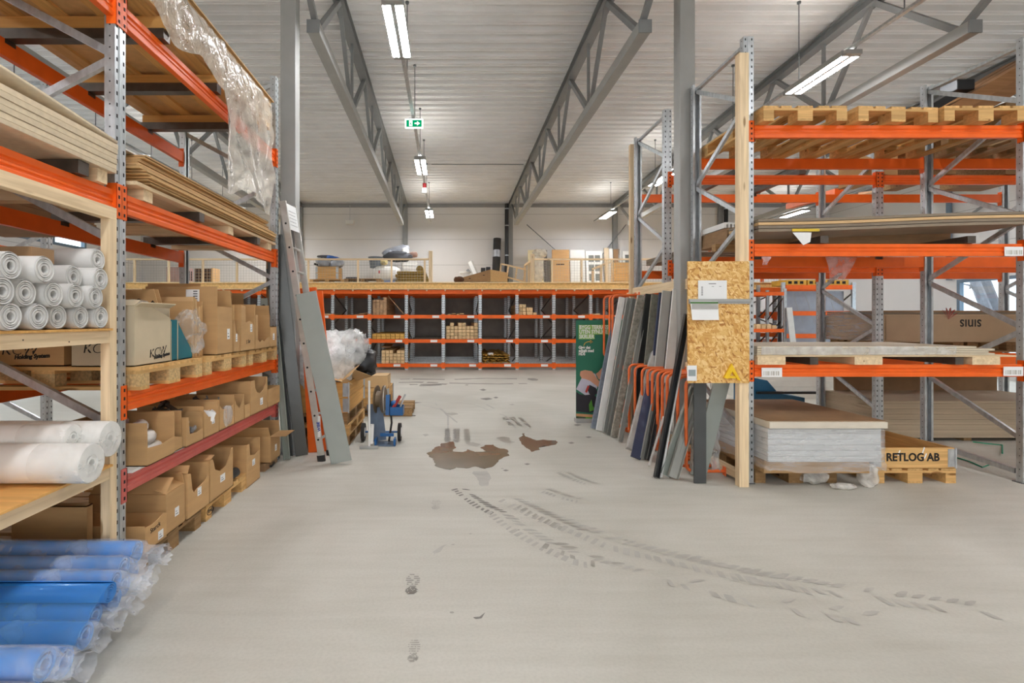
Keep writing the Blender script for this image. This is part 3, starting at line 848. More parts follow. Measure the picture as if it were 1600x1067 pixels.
# ------------------------------------------------------------------ timber on the shelves
pale_t = wood('timber_pale', (226,196,150), 'y', rnd=.14); amber_t = wood('timber_amber', (222,178,96), 'y', rnd=.12); brown_t = wood('timber_brown', (196,160,124), 'y', rnd=.14); gold_t = wood('timber_gold', (176,136,58), 'y', rnd=.25)
_tcache = {}
def timber(x, y, z, w, h, L, m, label, group, rz=0, rot=None):
    k = (w, h, L, m.name)
    if k not in _tcache:
        o = MB().bx(-w/2, w/2, 0, L, 0, h).build('timber', m, local=True); _tcache[k] = o
    else:
        o = _tcache[k].copy(); C.objects.link(o)
    o.location = (x, y, z); o.rotation_euler = rot if rot else (0, 0, rz)
    tag(o, label, 'timber', group)
    return o
def tstack(px0, px1, py0, z0, nx, nz, m, label, group, L=2.6, miss=0.0, y=16.46, ragged=True):
    X0 = (px0-700)*y/800; X1 = (px1-700)*y/800; Zt = CAM_H - (py0-500)*y/800
    w = (X1-X0)/nx; h = (Zt-z0)/nz
    for k in range(nz):
        for i in range(nx):
            if k == nz-1 and RND.random() < miss: continue
            dy = RND.uniform(0, .05) if ragged else 0
            timber(X0+w*(i+.5), y+dy, z0+k*h+.001, round(w*.9,4), round(h*.91,4), L, m, label, group)
zs3, zs2, zs1 = 1.768, .99, .21
tstack(582, 604, 464, zs3, 4, 7, brown_t, 'grey-brown timber in the tall stack on the upper shelf', 'tall stack of grey-brown timber', miss=.4)
tag(MB().bar((-1.955,16.75,zs3+.62),(-1.44,16.75,zs3+.025),.12,.022).build('timber',brown_t), 'long brown plank leaning askew against the tall timber stack', 'timber')
tstack(581, 632, 521, zs2, 7, 2, amber_t, 'knotty amber timber on the middle shelf', 'amber timbers on the middle shelf', miss=.1)
tstack(596, 632, 547, zs1, 6, 4, pale_t, 'pale timber in the neat stack on the lowest shelf', 'pale timbers on the lowest shelf', miss=.15)
timber(P(603,545,16.6).x, 16.6, .21+.50, .3, .025, 2.0, brown_t, 'flat brown plank on top of the lowest timber stack', None, rz=.06)
tstack(697, 747, 504, zs2, 8, 5, pale_t, 'square pale timber end in the big stack on the middle shelf', 'big stack of pale timbers', miss=.3)
for i, (px, w) in enumerate(((702,.1),(709,.12),(716,.09),(722,.12))):
    timber(P(px,495,16.5).x, 16.5+.05*i, zs3+.0+.028*(i % 2), w, .026, 1.6, pale_t, 'short loose pale plank on the upper shelf over the big stack', 'loose planks on the upper shelf', rz=.03*(i-1.5))
tstack(811, 822, 475, zs3, 2, 3, pale_t, 'thick pale timber in the stepped heap on the upper shelf', 'stepped heap of timbers', L=2.2)
tstack(823, 833, 480, zs3, 2, 2, pale_t, 'thick pale timber in the stepped heap on the upper shelf', 'stepped heap of timbers', L=2.2)
tstack(833, 839, 488, zs3, 1, 1, pale_t, 'thick pale timber in the stepped heap on the upper shelf', 'stepped heap of timbers', L=2.2)
for i, (px, w) in enumerate(((557,.12),(565,.14),(572,.1))):
    timber(P(px,493,16.5).x, 16.5, zs3+.026*i, w, .024, 1.5, brown_t, 'short thin plank on the upper shelf beside tall stack', 'thin planks beside the tall stack', rz=.1*(i-1))
for i, (px, w) in enumerate(((506,.14),(513,.16),(928,.1),(934,.14))):
    timber(P(px,493,16.5).x, 16.5, zs3, w, .04, 1.3, pale_t, ['stub of pale plank on the shelf behind the grey trims','wide pale plank on the shelf behind the grey trims','stub of pale plank on upper shelf over the green banner','wide pale plank on upper shelf over the green banner'][i], None)
for i in range(64):
    r = i // 16; x = P(757,560,16.5).x + .053*(i % 16) + RND.uniform(-.015,.015)
    timber(x, 16.5+RND.uniform(-.05,.15), zs1+.075*r+RND.uniform(0,.03), .055, .03, 2.4, gold_t, 'thin golden brown lath in the messy bundle on the lowest shelf', 'bundle of golden laths', rot=(RND.uniform(-.02,.02), RND.uniform(-.6,.6), RND.uniform(-.02,.02)))
tag(MB().blob(P(766,552,16.7)+Vector((0,0,-.02)), (.2,.3,.1), 10, 8, .7, .2).build('plastic_scrap', white_m), 'white scrap of plastic on the bundle of golden laths', 'scrap')

# ------------------------------------------------------------------ things stored on the mezzanine
silver = mat('silver_bag', (168,172,180), .35, .3, .2, 6); darkgrey = mat('dark_grey_bag', (72,74,80), .55, amt=.2); bluebag = mat('blue_bag', (34,92,170), .5)
def bag(px, py, Y, size, m, label, seed=1.0, name='filled_bag', cat='bag', amp=.22, pw=.75, rot=None):
    p = P(px, py, Y); M = Matrix.Rotation(rot, 4, 'Y') if rot else None
    return tag(MB().blob(p, size, 26, 16, pw, amp, 6.5, seed, M=M, ridge=True).build(name, m, smooth=True, angle=60), label, cat)
def crate(name, label, x0, x1, y0, y1, z0, z1, nb, cat='crate', hinge=True, W=pallet_w):
    """pallet collars: boards with galvanised corner hinges, stacked nb high"""
    t = thing(name, label, cat, ((x0+x1)/2, (y0+y1)/2, z0))
    h = (z1-z0)/nb
    for k in range(nb):
        za, zb = z0+k*h+.002, z0+(k+1)*h-.002
        MB().bx(x0, x1, y0, y0+.02, za, zb).build('board', W('x'), t); MB().bx(x0, x1, y1-.02, y1, za, zb).build('board', W('x'), t)
        MB().bx(x0, x0+.02, y0+.02, y1-.02, za, zb).build('board', W('y'), t); MB().bx(x1-.02, x1, y0+.02, y1-.02, za, zb).build('board', W('y'), t)
        if hinge:
            for (cx, cy) in ((x0,y0),(x1,y0),(x0,y1),(x1,y1)):
                sx = 1 if cx == x0 else -1; sy = 1 if cy == y0 else -1
                m = MB()
                xa, xb = sorted((cx-sx*.003, cx+sx*.07)); ya, yb = sorted((cy-sy*.003, cy))
                m.bx(xa, xb, ya, yb, za+.01, zb-.01)
                xa, xb = sorted((cx-sx*.003, cx)); ya, yb = sorted((cy-sy*.003, cy+sy*.07))
                m.bx(xa, xb, ya, yb, za+.01, zb-.01).cyl((cx-sx*.004, cy-sy*.004, za), (cx-sx*.004, cy-sy*.004, zb), .009, 8)
                m.build('corner_hinge', galv, t)
    return t
pallet('a', (-4.02, 17.4, DZ), 0, 'wooden pallet on the mezzanine under the crate topped with silver bags')
c1 = crate('pallet_crate', 'wooden crate on the mezzanine topped with silver and blue bags', -4.4, -3.66, 17.02, 17.78, DZ+.146, 3.38, 2)
bag(507,411,17.3,(.55,.45,.3),silver,'crumpled silver bag lying on the crate behind the wire mesh',1.0, rot=.25)
bag(527,412,17.25,(.42,.4,.3),silver,'smaller silver bag hanging over the edge of the crate',2.2, rot=-.5)
bag(521,404,17.5,(.4,.4,.18),bluebag,'blue bag lying on the silver bags of the crate',3.1, rot=.2)
bag(508,401,17.6,(.5,.2,.1),darkgrey,'dark rolled bag across the silver bags on the crate',4.3)
pp = P(491,412,17.2)
tag(MB().cyl(pp, pp+Vector((.16,.02,-.06)), .035, 12).build('black_tube', black_plastic, smooth=True), 'short black tube poking out at the edge of crate', 'tube')
pallet('d', (-2.79, 17.1, DZ), 0, 'low weathered pallet on the mezzanine in front of the white bulk bag')
for i, (px, py, sx, m) in enumerate(((541,434,.35,steel_grey),(549,430,.5,tube_dark),(552,426,.42,darkgrey))):
    p = P(px, py, 18.3); p.z = DZ + .0 + .1*i
    tag(MB().box((p.x, p.y, p.z+.05), (sx, .6, .098)).build('stone_block', m, bevel=.01), ['pale grey slab at the bottom of the small pile by the crate','grey slab in the middle of the small pile by the crate','dark slab on top of the small pile by the crate'][i], 'slab')
bb = thing('bulk_bag', 'white woven bulk bag with blue base behind the wire mesh', 'bag', (-2.1, 18.3, DZ))
MB().blob((-2.18,18.35,DZ+.4),(1.0,.95,.6),24,16,.55,.06,4,1.3,flat=-.3).build('sack', white_m, bb, smooth=True)
MB().blob((-2.1,18.3,DZ+.08),(.95,.9,.16),20,10,.5,.05,4,2).build('blue_base', bluebag, bb, smooth=True)
MB().bx(-2.42,-2.38,17.85,17.87,DZ+.42,DZ+.52).build('red_print', mat('red_print', (190,60,60), .8), bb)
tub = thing('storage_tub', 'grey round-cornered tub standing on the bulk bag', 'tub', (-2.55, 18.4, DZ+.7))
MB().lathe((-2.6,18.4,DZ+.66),(0,0,1),[(0,.001),(0,.2),(.36,.25),(.37,.27),(.39,.27),(.39,.24),(.1,.2)],20).build('shell', mat('grey_tub', (112,122,132), .5), tub, smooth=True)
bag(606,396,18.6,(.35,.4,.28),silver,'rounded grey bag between the tub and the long silver bag',5.0)
bag(600,409,18.0,(.24,.3,.22),mat('cream_bag',(222,205,150),.7),'cream coloured bundle under the grey bags on the bulk bag',6.0)
bag(618,392,18.7,(.95,.4,.3),silver,'long silver insulated bag lying on top of the heap',7.0, rot=-.28)
bag(622,401,18.4,(.95,.5,.34),darkgrey,'dark grey bag filling the middle of the heap',8.0)
bag(633,394,18.5,(.26,.3,.3),white_m,'white rag bundle at the end of the long silver bag',9.0)
bag(646,398,18.6,(.28,.3,.2),mat('brown_bag',(132,104,92),.7),'small brown bag on top of the white drawers',10.0)
dr = thing('drawer_stack', 'white plastic drawer stack behind the wire mesh beside insulation slabs', 'drawers', (-1.3, 18.5, DZ))
for k in range(4): MB().bx(-1.62,-1.1,18.2,18.7,DZ+.3+k*.14,DZ+.43+k*.14).build('drawer', white_m, dr, bevel=.01)
MB().bx(-1.64,-1.08,18.22,18.72,DZ,DZ+.3).build('base', white_m, dr)
ins_m = mat('mineral_wool', (136,112,52), .95, amt=.2, scale=25, bump=.3, rnd=.12)
for k in range(4):
    tag(MB().bx(-1.75+.05*(k%2), -.62-.04*k, 17.0, 18.0, DZ+.02+k*.1, DZ+.11+k*.1).build('insulation_batt', ins_m, bevel=.015), ['lowest olive insulation slab behind the end post','second olive insulation slab from the deck','third olive insulation slab from the deck','topmost olive insulation slab of the pile'][k], 'insulation')
tag(MB().cyl((-.95,17.2,DZ+.5),(-.95,17.9,DZ+.5),.12,16).build('insulation_roll', ins_m, smooth=True), 'olive insulation roll on top of the insulation slabs', 'insulation')
# brown covered sheet pile, spool, white tube, little boxes
brownsheet = mat('brown_sheet', (150,118,84), .8, amt=.12, rnd=.05)
tp = thing('folded_carton', 'big flattened brown carton lying folded on the mezzanine edge', 'carton', (1.2, 17.2, DZ))
q = [P(px,py,17.0) for px,py in ((722,440),(724,433),(766,421),(766,440))]
MB().prism([(a.x, a.z) for a in q], 17.0, 17.9, Matrix(((1,0,0,0),(0,0,1,0),(0,1,0,0),(0,0,0,1)))).build('sloping_side', brownsheet, tp)
q = [P(px,py,17.0) for px,py in ((766.3,440),(766.3,421),(793,426),(793,440))]
MB().prism([(a.x, a.z) for a in q], 17.0, 17.9, Matrix(((1,0,0,0),(0,0,1,0),(0,1,0,0),(0,0,0,1)))).build('end_side', hdf, tp)
hm = MB()
for px,py in ((734,435),(756,430)): c = P(px,py,16.997); hm.bx(c.x-.03,c.x+.03,16.996,17.0,c.z-.012,c.z+.012)
hm.build('hand_hole', ink, tp)
bag(717,437,17.1,(.32,.5,.2),mat('dark_brown_cloth',(74,46,28),.9),'dark brown cloth bundle at the low end of the brown carton',3.0,name='cloth_bundle',cat='cloth')
spo = thing('cable_spool', 'white cable spool standing behind the brown carton', 'spool', (.58, 18.2, DZ))
for k,(z0,r) in enumerate(((.3,.2),(.45,.2))): MB().cyl((.6,18.2,DZ+z0),(.6,18.2,DZ+z0+.05),r,18).build('flange', white_m, spo, smooth=True)
MB().cyl((.6,18.2,DZ+.35),(.6,18.2,DZ+.45),.14,14).build('core', paper, spo); MB().cyl((.6,18.2,DZ),(.6,18.2,DZ+.3),.17,14).build('stand', cardb, spo)
wt = thing('white_tube', 'white square tube leaning over the cable spool', 'tube', (1.0, 18.6, DZ))
MB().bar((1.12,18.5,DZ+.2),(.82,18.7,DZ+.92),.14,.14).build('tube', white_m, wt); MB().bar((.8,18.58,DZ+.5),(.7,18.6,DZ+.62),.12,.1).build('grey_bracket', steel_grey, wt)
for i,(px) in enumerate((755,763)):
    p = P(px,420,18.2); tag(MB().bx(p.x-.075,p.x+.075,18.2,18.4,DZ,p.z+.04+.03*i).build('black_box', black_plastic, bevel=.005), ['small black box behind the brown carton, nearer the spool','small black box behind the brown carton, nearer the black roll'][i], 'box')
br = thing('membrane_roll', 'tall black membrane roll with silver label band leaning at far wall', 'roll', (1.93, 19.6, DZ))
a = P(774,426,19.55); b = P(777,373,19.8); a.z = DZ+.02
MB().tube([a, a.lerp(b,.5), b], .15, 18).build('roll', black_rubber, br, smooth=True)
MB().tube([a.lerp(b,.62), a.lerp(b,.76)], .153, 18, cap=False).build('label_band', silver, br, smooth=True)
MB().tube([a+Vector((math.cos(t)*.1,-.16,.22+math.sin(t)*.1)) for t in [k*PI/6 for k in range(12)]], .012, 6, closed=True).build('cord_loop', steel_light, br)
# tilted timber frame
fr = thing('wooden_trellis', 'pale tilted timber frame leaning between the black roll and railing', 'frame', (2.1, 17.4, DZ))
c = [P(783,412,17.4), P(821,421,17.4), P(818,440,17.4), P(781,430,17.4)]
c[2].z = max(c[2].z, DZ+.04)
for i in range(4): MB().bar(c[i], c[(i+1)%4], .05, .05, up=(0,1,0)).build('bar', pine('x'), fr)
for s in (.3, .65): MB().bar(c[0].lerp(c[1],s), c[3].lerp(c[2],s), .05, .05, up=(0,1,0)).build('bar', pine('x'), fr)
# doors and panels leaning on the far wall
def lean_panel(name, label, px0, px1, pyt, m, Y=19.4, cat='panel', th=.045, group=None):
    x0, x1 = (px0-700)*Y/800, (px1-700)*Y/800; zt = CAM_H-(pyt-500)*19.7/800
    t = thing(name, label, cat, ((x0+x1)/2, Y, DZ), 0, group)
    M = Matrix(((1,0,0,0),(0,1,.12,Y),(0,0,1,DZ),(0,0,0,1)))
    MB().bx(x0, x1, 0, th, .002, zt-DZ, M).build('leaf', m, t)
    return t, M, x0, x1, zt-DZ
cream = mat('cream_panel', (226,212,172), .5, amt=.05); doorw = mat('white_door', (232,232,226), .45, amt=.03)
lean_panel('door_leaf','cream panel behind the wire mesh beside the white crumpled film',826,850,391,cream,Y=19.45)
lean_panel('dark_board','dark edged panel standing between cream and brown panels',851,856,391,tube_dark,Y=19.5)
t,M,x0,x1,h = lean_panel('wrapped_door_leaf','brown carton wrapped door standing among the stored doors',864,891,391,cardb,Y=19.35)
MB().bx(x0+.15,x1-.2,-.002,0,h*.6,h*.63,M).build('printed_line', ink, t)
lean_panel('door_leaf','plain white door beside the brown carton wrapped door',892,915,391,doorw,Y=19.4)
t,M,x0,x1,h = lean_panel('glazed_door_leaf','white door with small glass panes on far wall',917,943,393,doorw,Y=19.4,cat='door')
pane_g = mat('pane_grey', (120,124,120), .2, amt=.05)
for i in range(2):
    for k in range(3): MB().bx(x0+.1+i*.24,x0+.3+i*.24,-.003,0,h-.42-k*.36,h-.16-k*.36,M).build('pane', pane_g, t)
for i,(px,w,m) in enumerate(((946,8,mdf),(954,6,doorw),(961,10,brownsheet),(968,5,doorw))):
    lean_panel('narrow_board',['narrow beige panel beside the glazed door','narrow white panel second from the glazed door','narrow brown panel third from the glazed door','narrow white panel nearest the small picture frame'][i],px,px+w-.6,388+i,m,Y=19.4-.0*i)
t,M,x0,x1,h = lean_panel('glazed_unit','small white framed window sash near the rack post',975,990,393,doorw,Y=19.4,cat='window')
MB().bx(x0+.09,x1-.09,-.003,0,h-.45,h-.14,M).build('pane', pane_g, t)
bag(843,396,19.0,(.5,.3,.3),film_milky,'crumpled white film on top of the cream panel',2.0,name='plastic_film',cat='film')
bag(840,421,18.5,(.45,.3,.95),film_milky,'tall bulging film bag behind the end of the railing',4.0,name='film_bag',cat='bag')
for i,(px0,px1,py) in enumerate(((961,985,412),(961,985,424))):
    p0=P(px0,py,18.0); p1=P(px1,py,18.0)
    z0 = DZ if i==1 else DZ+.42
    crate('wooden_box',['upper open slatted wooden box by the rack post','lower slatted wooden box by the rack post'][i],p0.x,p1.x,18.0,18.5,z0,z0+.4,2,cat='box',hinge=False)
st = thing('stair_rail', 'sloping pale timber handrail behind the railing beside glazed door', 'handrail', (5.3,17.6,DZ))
a=P(925,421,17.6); b=P(957,408,17.6)
MB().bar(a,b,.05,.08).build('handrail', pine('x'), st)
for q in (a+Vector((.03,0,-.02)), a.lerp(b,.45), b): MB().bx(q.x-.04,q.x+.04,q.y-.03,q.y+.03,DZ,q.z-.03).build('post', pine('z'), st)
# behind the box rack: a carton and a slatted crate on the mezzanine
bx1 = thing('printed_carton','pinkish printed carton on the mezzanine seen over the cardboard boxes','box',(-9.0,17.3,DZ))
MB().bx(-9.35,-8.75,17.0,17.6,DZ,DZ+.55).build('body', mat('pinkish_carton',(178,146,140),.8), bx1)
for k in range(3): MB().bx(-8.749,-8.746,17.15+.14*k,17.22+.14*k,DZ+.12,DZ+.45).build('print_mark', ink, bx1)
cr2 = thing('bottle_crate','brown crate of dark cells on the mezzanine seen over the boxes','crate',(-8.0,17.2,DZ))
MB().bx(-8.4,-7.85,17.0,17.5,DZ,DZ+.5).build('body', mat('dark_brown_crate',(66,44,32),.8), cr2)
g=MB()
for k in range(5): g.bx(-8.41+.135*k,-8.39+.135*k,16.99,17.0,DZ,DZ+.5).bx(-8.41,-7.84,16.99,17.0,DZ+.12*k,DZ+.02+.12*k)
g.build('cell_grid', brownsheet, cr2); MB().bx(-7.85,-7.8,16.98,17.5,DZ,DZ+.52).build('side_board', cardb_light, cr2)
# ================================================================== contents of the box rack
def top_poly(pts, n0=(0,1), n1=(1,1)):
    return pts
def carton(name, label, x0, x1, y0, y1, z0, z1, aisle=None, near=None, far=None, back=None, flaps=(), sticker=None, text=None, m=None, rz=0.0, t=.006, group=None, cat='box', closed=False, tape=False):
    """cardboard box; aisle side is +x, near side is -y. aisle/near: list of (u, height share) for a cut-out rim, u runs toward the far end"""
    m = m or cardb
    cx, cy = (x0+x1)/2, (y0+y1)/2; w, d, h = x1-x0, y1-y0, z1-z0
    root = thing(name, label, cat, (cx, cy, z0), rz, group)
    MX = Matrix(((0,0,1,0),(1,0,0,0),(0,1,0,0),(0,0,0,1)))        # poly (y,z), extrude x
    MY = Matrix(((1,0,0,0),(0,0,1,0),(0,1,0,0),(0,0,0,1)))        # poly (x,z), extrude y
    def side(rim, a, b):
        rim = rim or [(0,1),(1,1)]
        top = [(a+(b-a)*u, max(.004, h*v)) for u, v in rim]
        return [(a,0),(b,0)] + top[::-1]
    body = MB().bx(-w/2, w/2, -d/2, d/2, 0, t)
    body.prism(side(aisle, -d/2, d/2), w/2-t, w/2, MX)
    body.prism(side(back, -d/2, d/2), -w/2, -w/2+t, MX)
    body.prism(side(near, -w/2+t, w/2-t), -d/2, -d/2+t, MY)
    body.prism(side(far, -w/2+t, w/2-t), d/2-t, d/2, MY)
    if closed: body.bx(-w/2, w/2, -d/2, d/2, h-t, h)
    body.build('body', m, root, local=True)
    for (sd, L, ang) in flaps:
        a = rad(ang); f = MB()
        # angle: 0 = straight up, 90 = folded flat outward, negative = folded inward
        if sd == 'near': f.bx(-w/2+.004, w/2-.004, -t, 0, 0, L, Matrix.Translation((0,-d/2+t,h)) @ Matrix.Rotation(a,4,'X'))
        if sd == 'far': f.bx(-w/2+.004, w/2-.004, 0, t, 0, L, Matrix.Translation((0,d/2-t,h)) @ Matrix.Rotation(-a,4,'X'))
        if sd == 'aisle': f.bx(0, t, -d/2+.004, d/2-.004, 0, L, Matrix.Translation((w/2-t,0,h)) @ Matrix.Rotation(a,4,'Y'))
        if sd == 'back': f.bx(-t, 0, -d/2+.004, d/2-.004, 0, L, Matrix.Translation((-w/2+t,0,h)) @ Matrix.Rotation(-a,4,'Y'))
        f.build('flap', m, root, local=True)
    if sticker:
        u, v, sw, sh = sticker; yy = -d/2+d*u; zz = h*v
        MB().bx(w/2+.0006, w/2+.0016, yy-sw/2, yy+sw/2, zz-sh/2, zz+sh/2).build('sticker', paper, root, local=True)
        k = MB().bx(w/2+.0016, w/2+.002, yy-sw*.3, yy+sw*.25, zz-sh*.3, zz-sh*.2).bx(w/2+.0016, w/2+.002, yy-sw*.3, yy+sw*.05, zz, zz+sh*.08)
        k.build('sticker_print', grey_ink, root, local=True)
    if text:
        s, size, u, v = text[:4]
        text_part(s, size, root.matrix_basis @ face_M((w/2+.001, -d/2+d*u, h*v), '+x', rad(text[4]) if len(text) > 4 else 0), ink, root, 'handwriting' if len(text) > 5 else 'printed_lettering')
    return root
def Ya(px, X=-1.9): return 800*X/(px-700)

# ------------------------------------------------------------------ pallets carrying the boxes
pallet('c', (-2.5, 3.56, 1.166), 0, 'pallet with pressed chip blocks under the beige sack-like box')
pallet('c', (-2.5, 4.42, 1.166), 0, 'pallet with pressed chip blocks under the tallest brown box')
pallet('c', (-2.5, 5.29, 1.166), 0, 'pallet with pressed chip blocks under the torn open box by the trims')
pallet('d', (-2.52, 3.58, 0.0), 0, 'weathered dark pallet on floor under the handwritten bin')
pal_e = make_pallet('euro_pallet', 'stamped pallet on floor with an oval mark on its block beside the black pipe', (-2.5, 4.46, 0), rz=PI/2, stamp=False)
pal_e.location = (-2.52, 4.46, 0); pal_e.rotation_euler = (0,0,0)
mm = face_M((-1.9195, 4.135, .062), '+x')
o = MB().tube([Vector((-1.9195, 4.135+math.cos(a)*.055, .062+math.sin(a)*.03)) for a in [2*PI*k/20 for k in range(20)]], .003, 4, closed=True).build('stamp_ring', ink, pal_e)
text_part('EPAL', .036, mm, ink, pal_e, 'stamp_lettering', bold=.001)

# ------------------------------------------------------------------ upper box level
S = 1.312
k1 = carton('bulging_box', 'beige sack-like bulging box with printed outline lettering by the rack post', -2.33, -1.94, 3.17, 3.58, S, S+.375, aisle=[(0,1),(.25,1.02),(.5,.98),(.75,.9),(1,.8)], near=[(0,1.02),(.5,.97),(1,1)], m=kraft, flaps=[('near',.07,-60),('back',.1,20),('aisle',.05,60)])
text_part('KCW', .075, face_M((-1.938, 3.42, S+.075), '+x', rad(6)), ink, k1, 'printed_lettering', sx=1.1, shear=.2)
text_part('KCW', .06, face_M((-1.9375, 3.42, S+.0755), '+x', rad(6)), kraft, k1, 'printed_lettering', sx=1.12, shear=.2)
text_part('Holding System', .03, face_M((-1.9376, 3.47, S+.048), '+x', rad(5)), ink, k1, 'printed_lettering', bold=.002, shear=.2)
text_part('KCW', .085, face_M((-2.16, 3.1695, S+.11), '-y'), ink, k1, 'printed_lettering', shear=.2)
text_part('KCW', .07, face_M((-2.16, 3.169, S+.11), '-y'), kraft, k1, 'printed_lettering', shear=.2)
tag(MB().blob((-2.12, 3.33, S+.36), (.3,.26,.14), 16, 10, .8, .25, 9, 3, ridge=True).build('crumpled_film', film_milky, smooth=True), 'crumpled film sticking out of the beige sack-like box', 'film')
k2 = carton('printed_box', 'brown box with outline lettering deep in the rack on the chip block pallet', -2.86, -2.4, 3.2, 3.6, S, S+.3, closed=True)
text_part('KCW', .095, face_M((-2.68, 3.1995, S+.1), '-y'), ink, k2, 'printed_lettering', shear=.2)
text_part('KCW', .08, face_M((-2.68, 3.199, S+.1), '-y'), cardb, k2, 'printed_lettering', shear=.2)
text_part('Holding System', .035, face_M((-2.6, 3.1992, S+.06), '-y', rad(3)), ink, k2, 'printed_lettering', bold=.002, shear=.2)
teal = mat('teal_foil', (18,118,134), .3, .1, .15, 5, rnd=0, coat=.4)
k3 = carton('teal_box', 'torn teal foil lined box between the beige sack-like box and the tallest box', -2.3, -1.95, 3.6, 3.9, S, S+.29, aisle=[(0,1.0),(.28,1.0),(.36,.9),(.6,.62),(1,.2)], near=[(0,1),(1,1)], far=[(0,.7),(1,.2)], m=teal)
MB().bx(-1.949,-1.946,3.685,3.692,S+.0,S+.285).bx(-1.949,-1.946,3.6,3.604,S,S+.28).build('fold_line', kraft, k3)
tag(MB().blob((-1.99,3.95,S+.2),(.16,.26,.3),30,22,.8,.34,11,2,ridge=True).build('film_bag', film('bag_film',alpha=.26,contrast=.2,scale=14), smooth=True), 'clear crumpled bag of metal clips hanging out of the teal box', 'bag')
dm = lambda mb, M, a: mb.tube([M @ Vector(p) for p in ((a,0,0),(0,a,0),(-a,0,0),(0,-a,0))], .006, 4, closed=True)
k4 = carton('leaning_carton', 'leaning brown carton flap with black diamond mark behind the beige sack-like box', -2.45, -2.04, 3.66, 3.72, S+.0, S+.5, rz=0, near=[(0,.85),(.25,1),(.85,1.02),(1,.6)], far=[(0,.85),(.25,1),(.85,1.02),(1,.6)], back=[(0,.85),(1,.85)], aisle=[(0,.6),(1,.6)])
dm(MB(), face_M((-2.11, 3.658, S+.39), '-y'), .033).build('diamond_mark', ink, k4)
text_part('GRO', .055, face_M((-2.2, 3.6585, S+.38), '-y', rad(-75)), ink, k4, 'printed_lettering', spacing=1.2)
for i in range(9):
    tag(MB().bx(-2.3+.012*i, -1.985+RND.uniform(-.015,.015), 3.955+.022*i, 3.972+.022*i, S, S+.44+RND.uniform(-.05,.03)).build('flattened_carton', cardb_light if i % 2 else cardb), 'flattened cardboard sheet standing between the diamond marked carton and the tallest box', 'cardboard', 'flattened cardboard sheets')
k5 = carton('tall_box', 'tallest brown box with one flap up and a white shipping label', -2.5, -1.9, 4.222, 4.51, S, S+.40, flaps=[('near',.165,0),('far',.15,-12),('back',.15,10)], sticker=(.72,.42,.055,.09))
MB().bx(-2.16,-2.05,4.2195,4.2215,S+.43,S+.54).build('shipping_label', paper, k5)
lb = MB()
for i in range(5): lb.bx(-2.1,-2.065,4.219,4.2195,S+.44+.02*i,S+.45+.02*i)
lb.build('label_print', grey_ink, k5)
carton('narrow_box', 'narrow brown box squeezed beside the tallest box on the upper level', -2.35, -1.89, 4.53, 4.64, S, S+.29, aisle=[(0,1),(.4,.6),(1,.5)], flaps=[('near',.13,0)], sticker=(.4,.45,.03,.07))
carton('front_cut_box', 'brown box with a square bite out of its front, scribbled mark below', -2.35, -1.88, 4.66, 4.98, S, S+.425, aisle=[(0,1),(.3,.98),(.31,.62),(.6,.66),(.8,.62),(.96,.55),(.97,.97),(1,.97)], sticker=(.72,.5,.05,.075), text=('5 Skr', .05, .5, .2, 4, 'hand'))
carton('torn_box', 'brown box with its front torn low to a ragged lip', -2.35, -1.88, 5.0, 5.4, S, S+.34, aisle=[(0,1),(.16,1),(.17,.28),(.3,.2),(.45,.26),(.6,.2),(.8,.3),(.97,.33),(.98,1),(1,1)], flaps=[('far',.1,-10),('near',.1,-6)])
carton('small_box', 'small pale box at the trims end of the upper level', -2.2, -1.88, 5.42, 5.62, S, S+.22, near=[(0,1),(1,1)], sticker=(.5,.5,.05,.07), closed=True)
k6 = carton('diamond_box', 'open brown box with a black diamond on its raised flap behind the torn box', -2.9, -2.38, 4.95, 5.4, S, S+.42, flaps=[('near',.22,4),('aisle',.12,30)])
dm(MB(), face_M((-2.66, 4.928, S+.53), '-y'), .04).build('diamond_mark', ink, k6)
text_part('GROVIK', .07, face_M((-2.52, 4.935, S+.45), '-y'), ink, k6, 'printed_lettering', spacing=1.1)
carton('upright_box', 'brown box with raised flaps in the far rear corner of the upper level', -2.75, -2.3, 5.45, 5.78, S, S+.45, flaps=[('near',.14,0),('far',.14,-6)])
noz = thing('pipe_fittings', 'black plastic pipe fittings poking over the small pale box', 'fitting', (-2.05, 5.6, S+.28))
MB().lathe((-2.12,5.42,S+.34),(.6,.5,.35),[(0,.02),(.1,.02),(.1,.035),(.2,.042),(.21,.03)],14).build('nozzle', black_plastic, noz, smooth=True)
MB().tube([(-2.1,5.43,S+.35),(-2.05,5.47,S+.26),(-1.98,5.52,S+.2)],.03,10).build('elbow', black_plastic, noz, smooth=True)
MB().bx(-2.15,-2.09,5.38,5.43,S+.2,S+.4).build('bracket', black_plastic, noz)
tag(MB().bx(-2.25,-2.1,6.34,6.352,.0,2.42).build('brown_board', brownsheet), 'tall brown board standing behind the far end of the box rack', 'board')

